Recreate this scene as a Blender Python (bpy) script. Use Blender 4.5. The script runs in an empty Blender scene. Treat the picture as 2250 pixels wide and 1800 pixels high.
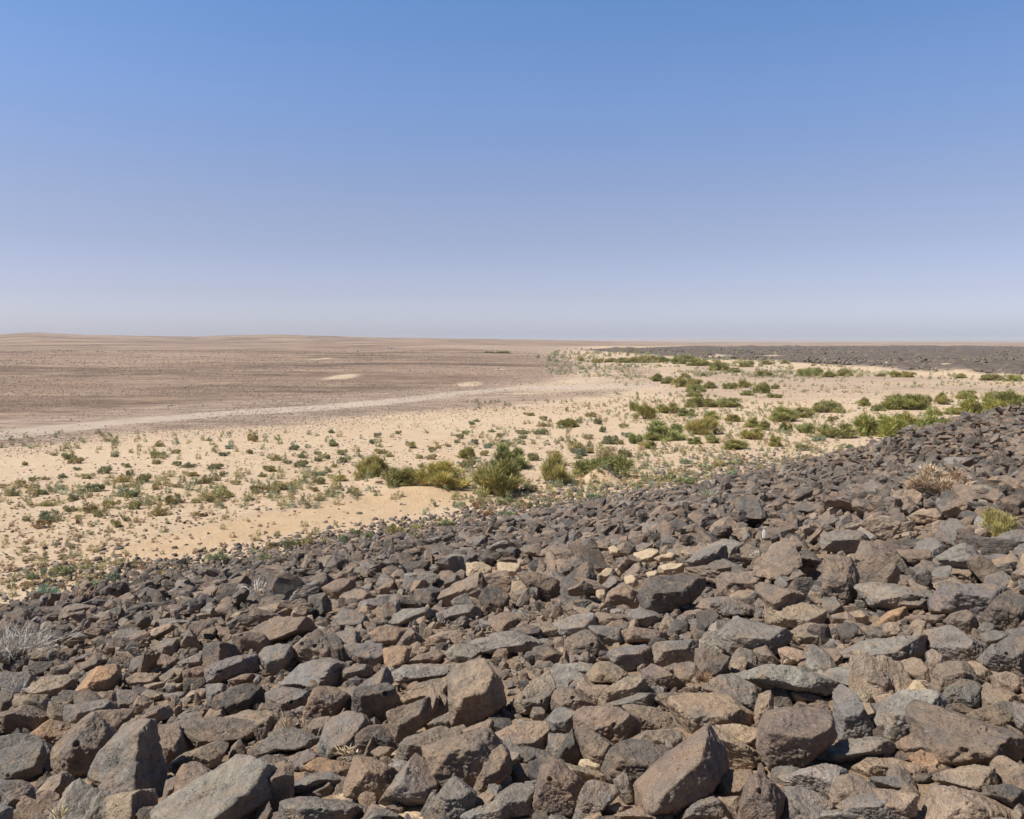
# Desert basalt slope above a scrubby sand flat
ROCK_DATA = """
A1|g|0,560 230,540 360,570 375,620 340,770 230,835 30,830 0,840|30,830 350,725|flat grey boulder at the left edge with a black notch on its right|notched grey boulder
A1|g|0,480 160,440 290,440 370,500 470,640 440,740 200,740 0,620
A1|o|270,430 425,325 460,360 660,380 620,480 540,560 460,600 370,480||smooth orange-tan rock face wedged between two big grey boulders at lower left|smooth orange-tan rock
A1|b|660,380 800,270 900,340 980,440 995,540 860,700 700,790 600,790 460,740 455,620 560,540||big egg-shaped grey-brown boulder right of the smooth orange-tan rock|egg-shaped grey-brown boulder
A1|b|800,250 1100,240 1060,340 1000,430 960,430 900,340 720,330
A1|b|1060,340 1370,205 1440,290 1310,330 1120,410 1000,430|1100,350 1370,225
A1|g|770,740 1060,600 1210,340 1300,340 1330,530 1405,800 1390,930 1350,970 1200,830 890,770|1290,380 1240,840|tall pointed grey boulder whose right face is in black shade|tall pointed grey boulder
A1|b|1320,400 1480,350 1500,460 1570,600 1500,680 1400,740 1350,600 1300,510
A1|b|1560,330 1840,330 2060,330 2140,420 2130,470 1900,490 1740,560 1600,610 1540,520 1490,420 1500,340|1490,430 1820,500|broad brown boulder with a hollow dark front and bleached top|bleached-topped brown boulder
A1|b|1440,700 1560,620 1750,590 1880,490 1900,520 1850,640 1800,700 1650,700 1500,780 1440,740
A1|b|1510,780 1570,690 1700,710 1790,770 1690,880 1470,970 1480,880
S|p|514,1661 563,1668 601,1696 631,1714 612,1745 565,1782 520,1805 490,1830 350,1830 338,1800 365,1766 441,1730|467,1800 601,1698|long pale grey slab slanting up to the right at the bottom left|long pale grey slab
A1|g|0,840 200,840 260,880 285,960 290,1180 150,1180 100,1060 0,1000
A1|d|0,1000 80,1030 130,1080 150,1180 0,1180||dark brown rock in the very bottom left corner
A1|t|285,940 400,810 540,760 610,820 530,940 420,910 340,1000 290,1010|460,910 570,790
A1|b|340,960 420,910 500,960 430,1040 370,1120 330,1100
A1|t|540,930 620,840 740,815 850,880 850,970 800,1040 620,950
A1|g|440,1040 540,970 700,960 800,1050 640,1120 500,1180 360,1180||low grey dome behind the yellow grass stalks at the bottom left
A1|g|850,970 850,900 960,810 1180,840 1340,950 1310,990 1250,920 1100,930 900,990
A1|t|870,1010 1110,920 1250,900 1300,980 1310,1080 1220,1180 880,1180|1250,900 1220,1160|square tan-brown boulder on the bottom edge, its right side in shade|square tan-brown boulder
A1|b|760,800 860,750 890,780 870,870 800,850
A1|g|680,1130 860,1050 880,1180 690,1180
A1|g|1370,980 1420,800 1500,790 1480,900 1450,980
A1|t|1320,1000 1430,985 1350,1060
A1|b|0,270 190,200 400,290 400,330 240,430 160,400 0,410|160,250 400,300|long brown boulder at the left edge with a dark blunt right end|dark-ended brown boulder
A1|t|120,160 150,120 380,110 430,200 380,280 250,240 130,200
A1|b|0,70 110,90 100,210 0,260
A1|b|420,170 500,170 560,200 550,330 530,370 460,340 400,280 440,220
A1|g|570,200 910,150 1010,240 760,260 620,360 560,300|565,290 900,200|straight flat-topped grey slab left of the bottom centre-left grass|straight flat-topped grey slab
A1|g|500,100 540,70 640,80 670,120 650,180 560,190 500,170
A1|b|660,100 870,90 920,120 900,150 670,180
A1|g|990,80 1060,55 1160,90 1175,120 1110,200 1040,240 1000,190
A1|t|1110,230 1170,120 1240,150 1280,180 1200,260 1150,265
A1|t|1190,100 1230,65 1390,95 1400,120 1350,155 1240,150
A1|g|1400,95 1570,85 1530,150 1410,150
A1|t|1570,120 1620,70 1730,60 1730,140 1590,150
S|d|440,1566 480,1530 520,1508 550,1505 580,1520 586,1535 570,1548 530,1555 500,1560 460,1575||long dark rounded boulder lying aslant, shaped like a seal|seal-shaped dark boulder
A1|b|1720,300 1780,210 1860,205 1900,240 1880,290 1780,340 1730,330
A1|g|1900,240 1990,190 2040,240 2040,260 1920,290
S|t|480,1584 563,1560 600,1563 628,1588 590,1606 560,1615 520,1600
B1|o|740,1060 800,880 850,830 970,820 1000,870 1010,980 900,1060 750,1090 650,1060||orange-brown boulder with a smooth sloping face in the left part|smooth-faced orange-brown boulder
B1|g|650,950 750,860 820,850 750,1000 660,1030
B1|t|170,1060 330,920 560,900 625,940 615,1050 500,1110 400,1060|340,1030 620,960|grey-topped block with an orange-brown front, near the left edge|orange-fronted block
B1|g|0,890 220,870 290,920 200,1010 120,1060 60,1020 0,1000
B1|d|90,770 240,755 250,870 100,880||dark square block near the left edge below the bleached grass|dark square block
B1|d|260,790 430,790 440,830 390,900 300,900 250,860
B1|g|440,830 570,800 640,850 580,890 440,890
B1|b|0,780 90,750 90,880 0,885
B1|b|260,720 420,660 620,670 610,740 420,780 280,760
B1|g|560,790 740,710 770,740 640,790|560,790 740,725
B1|b|660,840 780,730 860,780 800,830 700,860
B1|b|870,700 910,630 980,650 1030,710 920,730
B1|d|770,610 900,560 920,600 880,670 820,680
B1|g|1330,690 1400,590 1480,590 1510,640 1440,740 1350,740
B1|b|1520,640 1600,500 1670,610 1710,660 1640,700 1540,690||pointed brown boulder like a small tent in the left part of the field|small tent-shaped brown boulder
B1|b|1200,830 1320,720 1490,770 1460,810 1350,860 1260,870
B1|g|1090,870 1110,750 1210,740 1190,860 1160,910
B1|d|1720,640 1840,620 1960,640 2020,720 1850,780 1720,820|1840,620 1830,780|dark block with a rough right face, beside a flat slab with an orange pit|dark rough-sided block
B1|p|1500,790 1700,700 1720,830 1600,830
B1|b|1350,910 1450,840 1560,850 1550,950 1380,970
B1|b|1540,860 1640,830 1720,840 1720,920 1560,950
B1|t|1040,950 1160,880 1340,890 1350,960 1220,980 1130,1010|1050,965 1350,950
B1|t|1220,980 1370,950 1390,1030 1250,1010
B1|t|1400,970 1530,970 1540,1010 1420,1050
B1|d|1550,940 1720,910 1720,980 1560,1030
B1|g|1740,840 1860,770 2000,740 2156,740 2156,880 1960,960 1760,980||big flat grey-brown slab with an orange stained pit in its top|orange-pitted slab
B1|g|1740,980 1860,970 1900,1000 1860,1070 1750,1130
B1|b|1930,950 2060,890 2156,890 2130,950 1990,990
B1|d|850,190 950,130 1040,115 1075,170 1060,250 950,210||dark arched rock on the top edge of the rock field, far left|dark arched rock
B1|g|1330,240 1500,150 1530,160 1460,220 1370,265|1370,265 1510,175
B1|g|1650,390 1760,360 1840,340 1860,370 1760,440 1680,430
B1|d|920,350 1020,310 1060,370 1040,440 930,440
B1|d|350,420 460,370 540,390 550,440 460,460 370,450
B1|d|55,310 140,265 180,290 150,350 60,340
B1|c|360,300 420,285 470,320 430,335 380,330||small tan limestone lump on the left end of the field's top edge
B1|c|320,370 400,365 390,390 330,400||small white oval stone near the left end of the field's top edge
B1|p|1260,440 1400,420 1560,430 1640,470 1480,470 1310,490
B1|t|1320,500 1420,470 1480,490 1400,530 1300,610 1240,610
S|b|514,1397 540,1391 575,1395 590,1412 585,1428 540,1437 520,1422
B1|b|1700,540 1760,500 1820,500 1820,560 1720,630
B1|b|1820,500 1910,490 1950,550 1880,600 1820,590
B1|b|670,540 770,500 880,510 880,560 760,590
B1|b|300,640 370,600 460,620 430,680 320,700
B1|d|480,490 560,470 600,500 590,560 480,560
B1|g|60,440 140,410 220,450 210,490 60,490
B1|g|650,310 800,250 890,280 800,330 700,340
B2|t|300,680 400,590 490,520 560,560 630,640 680,760 560,780 400,800 330,740||tan pyramid-shaped boulder with small black pits, left of centre|pitted tan pyramid
B2|g|220,930 350,810 480,770 640,770 700,800 690,870 720,940 700,1000 600,1020 440,1000 280,930|550,1020 690,860|grey domed boulder with two small black holes over a black hollow|grey dome with two holes
B2|g|30,720 110,650 250,660 300,720 290,760 210,880 110,890 60,830|60,810 290,745
B2|b|0,500 200,410 440,430 480,510 250,560 130,640 0,560|130,640 450,480|broad flat brown boulder with a dark fractured front edge, left of centre|fractured broad flat boulder
B2|d|600,570 640,520 700,580 780,700 770,800 710,820 660,720
B2|g|760,640 900,640 1040,650 1080,730 1090,820 980,830 850,780 790,720
B2|o|1080,680 1190,655 1300,680 1280,760 1160,860 1120,860||bright orange rock face in the middle of the left half of the field|bright orange rock face
B2|b|980,570 1070,490 1150,490 1250,550 1200,630 1100,650 1010,620
B2|g|650,480 720,350 860,370 940,450 950,510 850,500 740,530|740,490 950,485
B2|p|1120,440 1180,380 1330,335 1500,350 1530,390 1380,430 1290,460 1160,480||long low pale grey boulder, brightest of its row left of centre|low pale grey boulder
B2|g|1540,380 1700,310 1830,310 1890,350 1910,420 1770,440 1650,450 1560,450|1700,390 1890,350
B2|d|450,280 590,210 630,290 630,340 530,410 450,340|590,210 590,370|dark block with a sharp black right side in the left part|sharp-sided dark block
B2|b|570,160 700,90 810,90 830,150 760,200 700,250 600,210
B2|b|720,240 800,180 900,170 1000,230 880,290 770,290
B2|g|890,280 1080,230 1120,260 1100,330 950,340 870,320
B2|d|1330,180 1480,160 1590,180 1610,270 1540,330 1440,260 1360,240|1530,180 1510,320
B2|d|1890,230 1950,150 2040,160 2120,220 2110,330 1960,380 1910,310||dark knobbly boulder a little left of the photo's centre line|dark knobbly boulder
B2|r|1500,130 1560,40 1660,20 1740,90 1740,130 1620,180 1520,160
S|c|1027,1238 1078,1236 1078,1266 1052,1270 1029,1264||cream limestone block, the left one of two side by side|left cream limestone block
S|c|1095,1237 1140,1240 1145,1262 1120,1264 1098,1256||cream limestone block, the right one of two side by side
B2|o|1970,10 2070,30 2110,60 2040,90 1990,70
B2|c|240,210 300,185 320,215 300,265 240,260||small yellowish limestone lump alone among dark rocks in the left part|yellowish limestone lump
B2|d|860,60 1000,35 1090,45 1030,80 880,90
B2|b|1020,170 1150,100 1170,170 1100,210 1040,220
B2|g|1190,650 1310,500 1400,600 1400,640 1310,670
B2|t|1470,590 1560,540 1690,520 1740,560 1690,610 1560,640 1480,640
B2|b|1250,800 1380,730 1530,685 1600,730 1640,800 1480,810 1380,810
B2|p|1130,920 1180,870 1250,810 1640,810 1650,860 1560,910 1400,960 1290,1000 1160,920
B2|p|1600,720 1680,640 1800,640 1900,700 1870,790 1740,800 1660,780
S|p|1037,1420 1060,1400 1110,1388 1140,1392 1185,1415 1175,1430 1130,1440 1090,1440 1050,1432||broad pale grey boulder with layered cracks just left of centre|cracked pale grey boulder
S|t|990,1520 1012,1475 1025,1460 1045,1453 1075,1472 1105,1500 1107,1555 1090,1560 1040,1595 1020,1598 994,1595 992,1545||tall tan boulder with a deep black overhang at its lower right|overhanging tall tan boulder
B2|b|1620,870 1680,810 1740,820 1720,930 1660,910
B2|g|680,870 830,810 970,820 960,900 880,940 740,930
S|g|750,1548 770,1515 800,1495 820,1480 845,1470 858,1500 830,1515 790,1560 775,1555
A2|d|830,210 860,60 1130,15 1200,120 1220,190 1130,230 1120,350 960,360 910,270 850,250|860,110 1130,60|rough pitted dark brown boulder standing upright, left of the centre|rough pitted dark boulder
A2|r|420,240 500,60 590,45 700,50 780,100 730,150 700,230 640,300 560,270 430,370
A2|g|110,190 100,110 250,50 370,50 480,125 400,190 240,240 180,270||flat oval grey boulder under the grey dome with two holes
A2|r|1120,260 1200,230 1440,145 1470,280 1290,460 1210,530 1160,460 1140,370||red-brown wedge tapering downward to a point, left of centre|red-brown wedge
A2|b|1450,150 1540,85 1640,170 1640,220 1480,310 1460,270
B2|t|1230,1100 1400,970 1560,910 1680,920 1680,990 1560,1060 1440,1140 1270,1140
A2|g|600,420 630,330 680,265 760,290 900,300 950,370 840,440 830,560 700,600 590,630 545,560 580,460||dark grey boulder with dry roots at its foot beside pale sand|dark boulder with dry roots
A2|d|840,440 950,380 1130,355 1150,450 1190,540 1020,550 900,600 840,590
A2|b|420,410 520,300 600,290 630,320 570,430 480,440
A2|g|0,540 60,510 200,380 380,440 550,480 545,540 440,580 320,590 0,600|0,565 430,580|flat grey boulder with a pale patch on its top|pale-patched flat boulder
A2|d|30,640 110,610 220,640 280,650 260,730 130,720
A2|g|270,690 330,600 430,570 560,640 400,730 280,730
A2|o|410,720 540,640 640,660 790,730 810,770 780,820 640,760 480,760||orange-brown boulder with a dark right end lying over pale sand|orange-brown boulder over the sand
A2|g|230,960 280,890 470,770 600,750 800,830 760,880 690,860 330,930
A2|b|320,930 600,820 640,900 720,970 480,950 260,970
A2|g|210,1000 480,950 780,990 950,1070 890,1190 210,1190|230,1010 940,1080|long dark grey block on the bottom edge with pale sand on its right|long dark grey bottom block
A2|g|910,1190 1000,1030 1050,1030 1300,1160 1300,1190
A2|b|1100,1040 1200,1020 1260,1060 1200,1100
A2|b|760,960 870,640 1000,650 1160,740 1190,790 1160,860 1070,1010 850,970|860,740 1180,800|squarish brown boulder standing on the pale sand patch|sand patch brown boulder
A2|g|1060,1010 1170,860 1430,610 1455,830 1515,970 1455,1065 1180,1010|1160,870 1450,1060|grey boulder shaped like a shark fin at the bottom, left of centre|shark-fin boulder
A2|b|1430,610 1700,480 1930,410 2040,500 2040,540 1950,700 1830,900 1640,810 1500,950 1450,800|1440,620 2040,530|large brown boulder with a single black hole in its front|large one-holed brown boulder
A2|b|1840,900 1970,600 2050,540 2120,620 2140,750 2040,790 1940,930 1850,945
A2|g|1505,1040 1560,900 1640,810 1730,860 1840,950 1820,1060 1700,1180 1620,1180|1500,990 1840,960
A2|g|1960,870 2020,790 2080,810 2060,910 1960,920
A2|t|1820,1000 1900,930 2060,930 2000,1000 1900,1060 1820,1070
S|g|1095,1750 1125,1728 1160,1725 1182,1735 1180,1760 1164,1785 1130,1792 1110,1800 1080,1795
A2|p|1720,1149 1800,1080 1920,1040 2060,990 2156,1060 2156,1190 1740,1190
A2|g|700,640 720,620 880,605 960,630 850,660 720,690
A2|b|980,600 1070,540 1170,560 1100,650 1020,640
A2|b|1190,600 1240,500 1480,410 1560,380 1710,420 1710,480 1430,580 1200,680
A2|t|1720,480 1750,400 1970,310 2010,430 1930,410
A2|d|1960,400 1970,300 2140,310 2156,380 2010,430
S|t|1087,1615 1125,1600 1140,1590 1198,1588 1204,1630 1190,1648 1145,1655 1118,1660 1100,1635||tan block with a straight right side, on the centre line of the photo|centre-line tan block
A2|g|1470,340 1640,240 1660,370 1560,370
S|t|1128,1548 1148,1512 1185,1480 1208,1477 1217,1500 1217,1545 1208,1572 1190,1568 1160,1565 1135,1562||upright tan boulder with two dark pits, just right of centre|tan boulder with two pits
A3|b|330,240 370,100 440,45 520,60 640,170 700,220 560,260 450,215||brown boulder with one oval black hole, right of the tan two-pit boulder|oval-holed brown boulder
A3|b|160,280 180,210 260,215 300,300 200,330
A3|g|280,340 340,250 440,215 550,270 540,350 480,440 320,420
A3|b|545,380 560,280 700,215 860,220 1000,270 1060,350 1000,420 1020,480 880,540 740,450 600,370||broad brown boulder with a small black pit above a white stone|brown boulder over white stone
A3|r|545,400 600,370 740,490 880,550 840,620 790,720 700,700 610,640 570,500||dark reddish broken rock face directly above the white stone
A3|g|310,560 320,430 500,440 480,470 370,620 340,610
A3|d|370,620 480,470 500,400 600,640 560,700 430,660
A3|d|780,740 840,600 940,520 1100,500 1250,540 1310,570 1290,610 1200,670 1080,860 1030,880 960,760 860,760 850,820
A3|b|1040,1050 1030,880 1200,680 1400,520 1640,365 1720,520 1810,620 1800,750 1600,980 1440,1080 1330,1100 1250,1060 1100,1030|1340,850 1720,540|huge brown-grey boulder with a rough front face, right of centre|huge rough-fronted boulder
A3|t|1640,365 1730,390 1900,500 2060,600 2070,680 1990,730 1820,740 1810,620 1700,520
A3|t|1730,370 1850,355 2090,400 2080,480 2060,600 1900,490
A3|t|1740,960 1760,830 1860,750 2010,750 2020,790 1960,880 1910,980 1800,1020
A3|g|1440,1120 1540,1030 1700,965 1800,1020 1910,1180 1400,1180||smooth grey dome on the bottom edge below the huge rough-fronted boulder|smooth grey bottom dome
S|r|1620,1805 1635,1740 1663,1702 1690,1720 1720,1745 1715,1790 1700,1820 1625,1820
A3|t|1040,1060 1130,1030 1240,1070 1390,1180 740,1180 900,1100
A3|t|740,1149 770,1070 890,1015 950,1090 900,1149
A3|g|860,820 950,755 1020,880 1030,1010 960,1020 900,940||small upright grey stone leaning on the left of the huge rough-fronted boulder
A3|g|530,1130 610,960 620,880 700,840 850,870 890,950 780,1050 680,1180 540,1180
A3|r|160,1160 210,990 250,870 240,780 350,690 420,690 520,770 600,900 610,960 500,1110 490,1160||boulder with a deeply pitted black and rust face on the bottom edge|rust-faced pitted boulder
A3|t|440,680 560,710 800,780 850,870 700,850 620,870 530,770
A3|c|570,700 600,650 660,645 700,700 775,720 775,755 700,740 620,730||bright cream-white stone with a curved top, low on the centre right|bright white stone
A3|d|150,640 350,630 430,680 330,700 240,780 240,860 180,800
A3|d|30,660 60,600 140,595 190,620 140,690
A3|b|0,690 150,690 180,800 100,820 20,850 0,800
S|t|1318,1550 1322,1530 1345,1508 1375,1490 1410,1490 1420,1515 1395,1530 1350,1545 1330,1555
A3|g|790,200 1050,95 1160,95 1210,170 1200,220 1000,190 930,220 800,215
A3|b|950,200 1000,190 1240,220 1330,280 1340,370 1110,400 1040,290
A3|t|1320,180 1360,135 1540,120 1640,80 1760,110 1870,200 2020,310 2020,380 1870,340 1730,370 1600,400 1500,460 1430,300|1450,330 2000,330|large orange-stained boulder with a rough black gap on its left|orange-stained boulder
A3|t|1020,480 1150,410 1350,400 1430,470 1310,560 1200,530
A3|t|560,50 800,30 750,150 720,200 640,140
S|p|1610,1500 1650,1475 1690,1463 1745,1466 1805,1487 1845,1505 1835,1535 1815,1540 1775,1520 1720,1520 1690,1520 1650,1505||long smooth pale grey boulder with a black hollow beneath, right half|long smooth pale grey boulder
S|g|1550,1515 1575,1492 1620,1488 1650,1505 1670,1525 1658,1575 1610,1550 1585,1525
S|t|1657,1580 1668,1530 1690,1522 1698,1548 1695,1570 1680,1600 1662,1605
B3|g|820,700 860,680 1160,650 1200,700 1200,780 940,870 900,800|830,720 1190,690|left half of a low grey and tan block split by a vertical crack|split grey and tan block
B3|g|1205,680 1240,640 1560,610 1550,770 1350,850 1230,800|1210,710 1560,660|right half of a low grey and tan block split by a vertical crack
B3|r|1560,690 1700,690 1830,740 1790,850 1720,920 1650,960 1600,830 1550,780||reddish wedge with a pointed foot right of the split grey and tan block|reddish wedge
B3|b|1350,870 1400,810 1520,790 1600,830 1610,930 1520,930 1440,950
B3|r|1130,1010 1100,880 1200,810 1290,860 1440,970 1390,1040 1300,1040||purple-brown pyramid over a thin black gap, right of centre|purple-brown pyramid
B3|b|460,650 500,580 640,525 720,600 790,690 700,720 540,760 450,700||brown peaked boulder just right of the cracked pale grey boulder|brown peaked boulder
B3|d|190,660 260,640 400,700 540,790 400,800 250,810 190,780
B3|g|560,770 590,720 650,710 700,760 680,800 600,790
B3|p|420,830 500,800 600,795 700,830 640,890 600,940 520,870
B3|t|620,930 720,800 860,790 930,870 850,970 700,960
B3|b|350,890 430,860 520,880 580,960 540,990 430,930 360,930
B3|d|1130,170 1200,80 1400,60 1590,100 1600,200 1520,300 1380,340 1270,400 1130,340 1090,250|1110,220 1600,190|large dark boulder with a bowl-shaped grey top, upper right of centre|bowl-topped dark boulder
B3|t|750,330 830,200 920,130 1020,160 1080,220 1110,340 900,310
B3|t|0,140 100,100 210,150 210,230 130,295 0,260
B3|d|60,60 200,30 370,90 390,200 350,280 230,270 200,170
B3|g|720,130 850,65 930,100 900,140 830,190 790,210
B3|c|710,185 770,180 790,230 770,280 710,240||small round cream stone standing in dark rocks right of centre|small round cream stone
B3|c|695,110 780,0 840,10 800,80 740,135||bone-shaped cream stone slanting above the small round cream stone
B3|c|950,80 1010,55 1060,110 1030,150 960,120
B3|b|1730,100 1790,40 2000,30 2140,80 2080,170 1940,180 1860,160 1750,180|1735,110 2080,130
B3|g|1580,330 1640,260 1760,240 1900,250 2060,340 2110,400 1900,430 1700,370||grey boulder with a black triangular hole in its top, right half|triangular-holed grey boulder
S|g|1583,1400 1605,1375 1630,1362 1690,1370 1735,1385 1730,1405 1715,1430 1695,1435 1665,1452 1640,1450 1600,1430 1583,1415|1588,1398 1725,1402|big grey boulder with a sunken pit and a white fleck on top|sunken-pit grey boulder
S|b|1658,1430 1685,1420 1712,1455 1700,1465 1670,1450
B3|d|1560,370 1680,350 1740,400 1640,560 1570,540||small black jagged rock standing upright among grey boulders, right half|black jagged rock
B3|t|1230,510 1290,410 1420,430 1380,500 1240,530
B3|g|1000,360 1060,340 1200,380 1250,430 1180,500 1090,490 980,420
B3|b|940,520 1060,500 1280,540 1300,640 980,640
B3|p|360,470 560,390 670,380 700,500 560,570 440,560
B3|g|660,490 860,490 930,500 920,610 880,650 780,650
B3|t|120,480 200,450 340,480 440,560 400,600 310,590 280,530
B3|d|0,510 90,500 180,480 270,530 300,600 280,630 150,580
B3|t|790,340 960,305 990,350 900,380 820,370
B3|b|640,460 740,370 860,380 960,410 980,490 850,470
B4|t|0,300 60,270 250,280 400,330 470,370 450,450 300,460 210,510 0,440
B4|t|170,570 240,490 330,460 460,480 490,540 490,630 400,650 250,630||smooth egg-shaped tan boulder next to small black jagged rocks|smooth egg-shaped tan boulder
B4|g|470,240 550,240 640,350 560,400 480,420 460,340
S|b|1810,1225 1870,1230 1885,1260 1880,1315 1855,1345 1812,1300||upright brown block with a thin orange crack down its face|upright cracked block
B4|p|760,170 930,120 1200,160 1360,220 1380,350 1200,230 1040,350 880,320
B4|g|960,120 1060,65 1200,60 1200,110 1100,160 1000,160
B4|t|1190,110 1250,80 1380,110 1380,220 1240,190
B4|g|1380,290 1480,150 1600,190 1850,130 2000,200 1890,250 1810,320 1800,420 1690,350 1400,350|1480,190 1890,250|big grey boulder with dark front faces near the right edge|big dark-fronted grey boulder
B4|d|1820,420 1830,330 1900,260 2000,200 2200,220 2200,500 2000,530 1900,480|1860,300 2156,400|large dark layered boulder cut off by the right edge of the photo|dark layered boulder
B4|b|1490,450 1560,390 1680,360 1740,410 1760,490 1720,550 1600,510
B4|b|1040,300 1100,250 1200,220 1380,280 1380,350 1280,370 1180,310 1040,350
B4|o|900,470 1050,360 1170,330 1190,380 1190,460 1030,460||orange-brown rock with a deep black hollow on its right side|orange-brown rock by the hollow
B4|b|1210,440 1260,395 1480,390 1450,450 1300,490 1230,480
B4|t|970,500 1010,455 1100,460 1130,560 990,590
B4|b|830,540 860,480 950,520 990,590 870,610
B4|t|690,370 780,355 840,400 840,480 760,480
B4|t|520,460 560,390 660,365 740,430 600,460
B4|d|580,520 660,460 740,500 760,620 680,640 640,620
B4|b|700,470 760,480 860,610 770,620
B4|p|620,730 850,630 1060,590 1330,560 1330,700 1150,770 1100,860 1000,830 830,810 700,750|700,760 1330,690|long light grey slab with a dark underside, left of a peaked slab|long light grey slab
B4|p|1330,640 1330,530 1460,480 1560,490 1720,580 1820,650 1760,770 1550,770 1400,690|1380,660 1830,650|light grey peaked slab with a dark underside, right of a long slab|light grey peaked slab
B4|t|1110,860 1130,770 1200,750 1290,780 1330,860 1370,930 1330,950 1230,930
B4|t|1335,720 1390,690 1470,740 1490,790 1400,880 1400,960 1370,920
B4|b|1380,1040 1400,900 1500,790 1610,790 1740,930 1760,980 1600,1000 1470,1090
S|g|2070,1545 2080,1520 2120,1497 2140,1500 2152,1518 2152,1560 2140,1567 2100,1550 2075,1555
B4|t|1630,790 1690,780 1800,800 1890,870 1880,980 1790,1010 1720,920
B4|g|1780,770 1850,680 1980,590 2100,580 2200,600 2200,800 2120,900 1960,860 1820,800|1850,700 2156,760|tall grey and brown boulder at the right edge, mid height of the field|tall right-edge boulder
B4|t|1890,900 1990,870 2090,910 2150,980 2060,1050 1900,1000
S|t|2150,1525 2180,1505 2225,1523 2235,1535 2200,1558 2160,1567 2152,1550
B4|g|1790,560 1900,520 2010,560 1970,600 1850,660 1810,620
B4|g|1750,520 1820,450 1890,480 1900,510 1790,550
B4|g|2010,520 2090,505 2110,550 2030,570
B4|t|100,700 240,670 340,690 340,800 200,820 130,800||small square tan block with a white grass stalk before it|small square tan block
B4|p|320,810 360,670 430,660 500,770 580,850 500,890 370,860
B4|b|450,670 620,680 660,710 620,800 560,830
B4|t|600,860 700,760 820,820 620,870
B4|p|480,920 650,840 880,810 1000,850 1130,930 1140,1020 1080,1040 680,990||smooth arched pale grey boulder behind a dark brown pyramid|arched pale grey boulder
B4|r|740,1000 920,850 970,870 1080,1030 1000,1060 930,1080 800,1020||dark brown pyramid in front of the smooth arched pale grey boulder|dark brown pyramid
S|c|2006,1500 2048,1499 2048,1522 1990,1520||flat cream stone with straight edges in the right half|flat cream stone
S|b|1663,1660 1670,1600 1690,1572 1745,1557 1828,1563 1836,1625 1790,1662 1757,1697 1715,1708 1687,1700||very large smooth tan-grey boulder low in the right half|very large smooth boulder
A4|g|565,90 600,45 650,40 760,150 900,400 780,480 600,470 580,300||upright fin-shaped slab, grey-brown, right of the very large smooth boulder|upright fin-shaped slab
A4|t|160,80 220,60 330,70 470,150 450,175 230,180
A4|t|660,50 780,55 870,120 850,150 880,190 770,180
A4|t|780,170 850,180 920,270 900,370 830,270
A4|t|920,150 1040,100 1000,200 920,280
A4|p|910,370 960,250 1060,110 1150,85 1380,90 1470,180 1460,200 1200,430 1050,500 930,440
A4|b|1180,200 1230,145 1400,190 1640,290 1880,370 2200,460 2200,640 1980,640 1870,690 1650,690 1530,720 1450,570 1370,470 1260,440 1200,430|1480,590 2180,620|long slanting boulder with a round black hole near the right edge|long round-holed boulder
A4|b|1480,215 1560,210 1680,175 1760,260 1680,290 1600,280
A4|b|1680,290 1960,190 2100,190 2100,250 2050,410 1880,370
A4|g|2080,190 2200,190 2200,450 2100,400 2060,330
A4|p|400,640 500,540 620,490 700,510 900,490 1000,470 1060,510 1050,570 880,590 700,670 600,690 480,660|450,640 1050,550|long wavy grey stone with an orange underside, low in the right half|long wavy grey stone
A4|d|220,680 250,640 400,630 450,690 400,720 270,750
A4|b|1060,510 1180,450 1260,440 1380,480 1380,560 1300,560 1210,640 1150,600
A4|o|1200,640 1300,575 1400,620 1480,740 1370,760 1240,690||bright orange wedge with a smooth face, low in the right half|bright orange wedge
A4|b|1320,540 1400,480 1530,680 1530,730 1460,720
A4|t|740,700 860,630 1060,640 1250,690 1360,790 1200,770 1160,790 840,790
A4|d|1200,760 1360,770 1370,820 1270,850 1210,800
A4|t|1420,800 1500,750 1700,700 1870,720 1910,850 1820,940 1700,880 1600,870 1440,830
A4|t|1880,720 1920,650 2040,640 2150,720 2156,850 2000,880 1890,800||round tan boulder near the right edge, low in the photo|round tan boulder
A4|d|1820,960 1840,890 2000,860 2130,910 2170,1000 2120,1090 1980,1030||dark coarsely pitted stone just below the round tan boulder
A4|t|1260,980 1320,860 1400,840 1560,870 1850,980 2080,1110 2060,1180 1240,1180||very large flat tan boulder filling the bottom right corner|very large flat tan boulder
A4|g|870,810 1060,790 1190,790 1240,860 1240,920 1120,930 940,880
A4|t|530,950 560,850 680,780 780,800 880,900 860,930 720,960 620,1050 580,1060
A4|p|110,820 280,760 420,740 510,700 640,740 650,780 560,860 530,950 400,890 280,880
A4|g|150,900 250,880 370,900 480,980 550,1060 380,1110 310,1180 130,1180
A4|g|600,1040 680,980 830,930 1000,950 1060,1000 1080,1180 900,1180 740,1080|620,1050 1060,1010|pale-topped block with a dark rough front on the bottom edge, right half|pale-topped bottom block
A4|p|360,1150 420,1080 620,1065 780,1090 880,1180 360,1180||speckled pale grey dome peeping over the bottom edge, right half
A4|t|900,900 1100,920 1250,950 1240,1100 1090,1180 1070,1000
S|g|1808,1180 1830,1172 1900,1170 1915,1185 1915,1205 1880,1224 1830,1215 1810,1205|1812,1188 1915,1180|large smooth grey boulder alone in the flat upper right of the field|large lone grey boulder
S|d|1745,1120 1760,1104 1800,1104 1815,1118 1812,1133 1770,1130||dark boulder with a black hollow in the upper right of the field|dark hollow boulder
S|t|1820,1122 1850,1106 1885,1108 1885,1120 1850,1132 1822,1130
S|d|1636,1150 1655,1125 1680,1128 1682,1145 1660,1158 1640,1158
S|d|2192,1106 2215,1095 2260,1085 2260,1135 2215,1130 2195,1120
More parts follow.
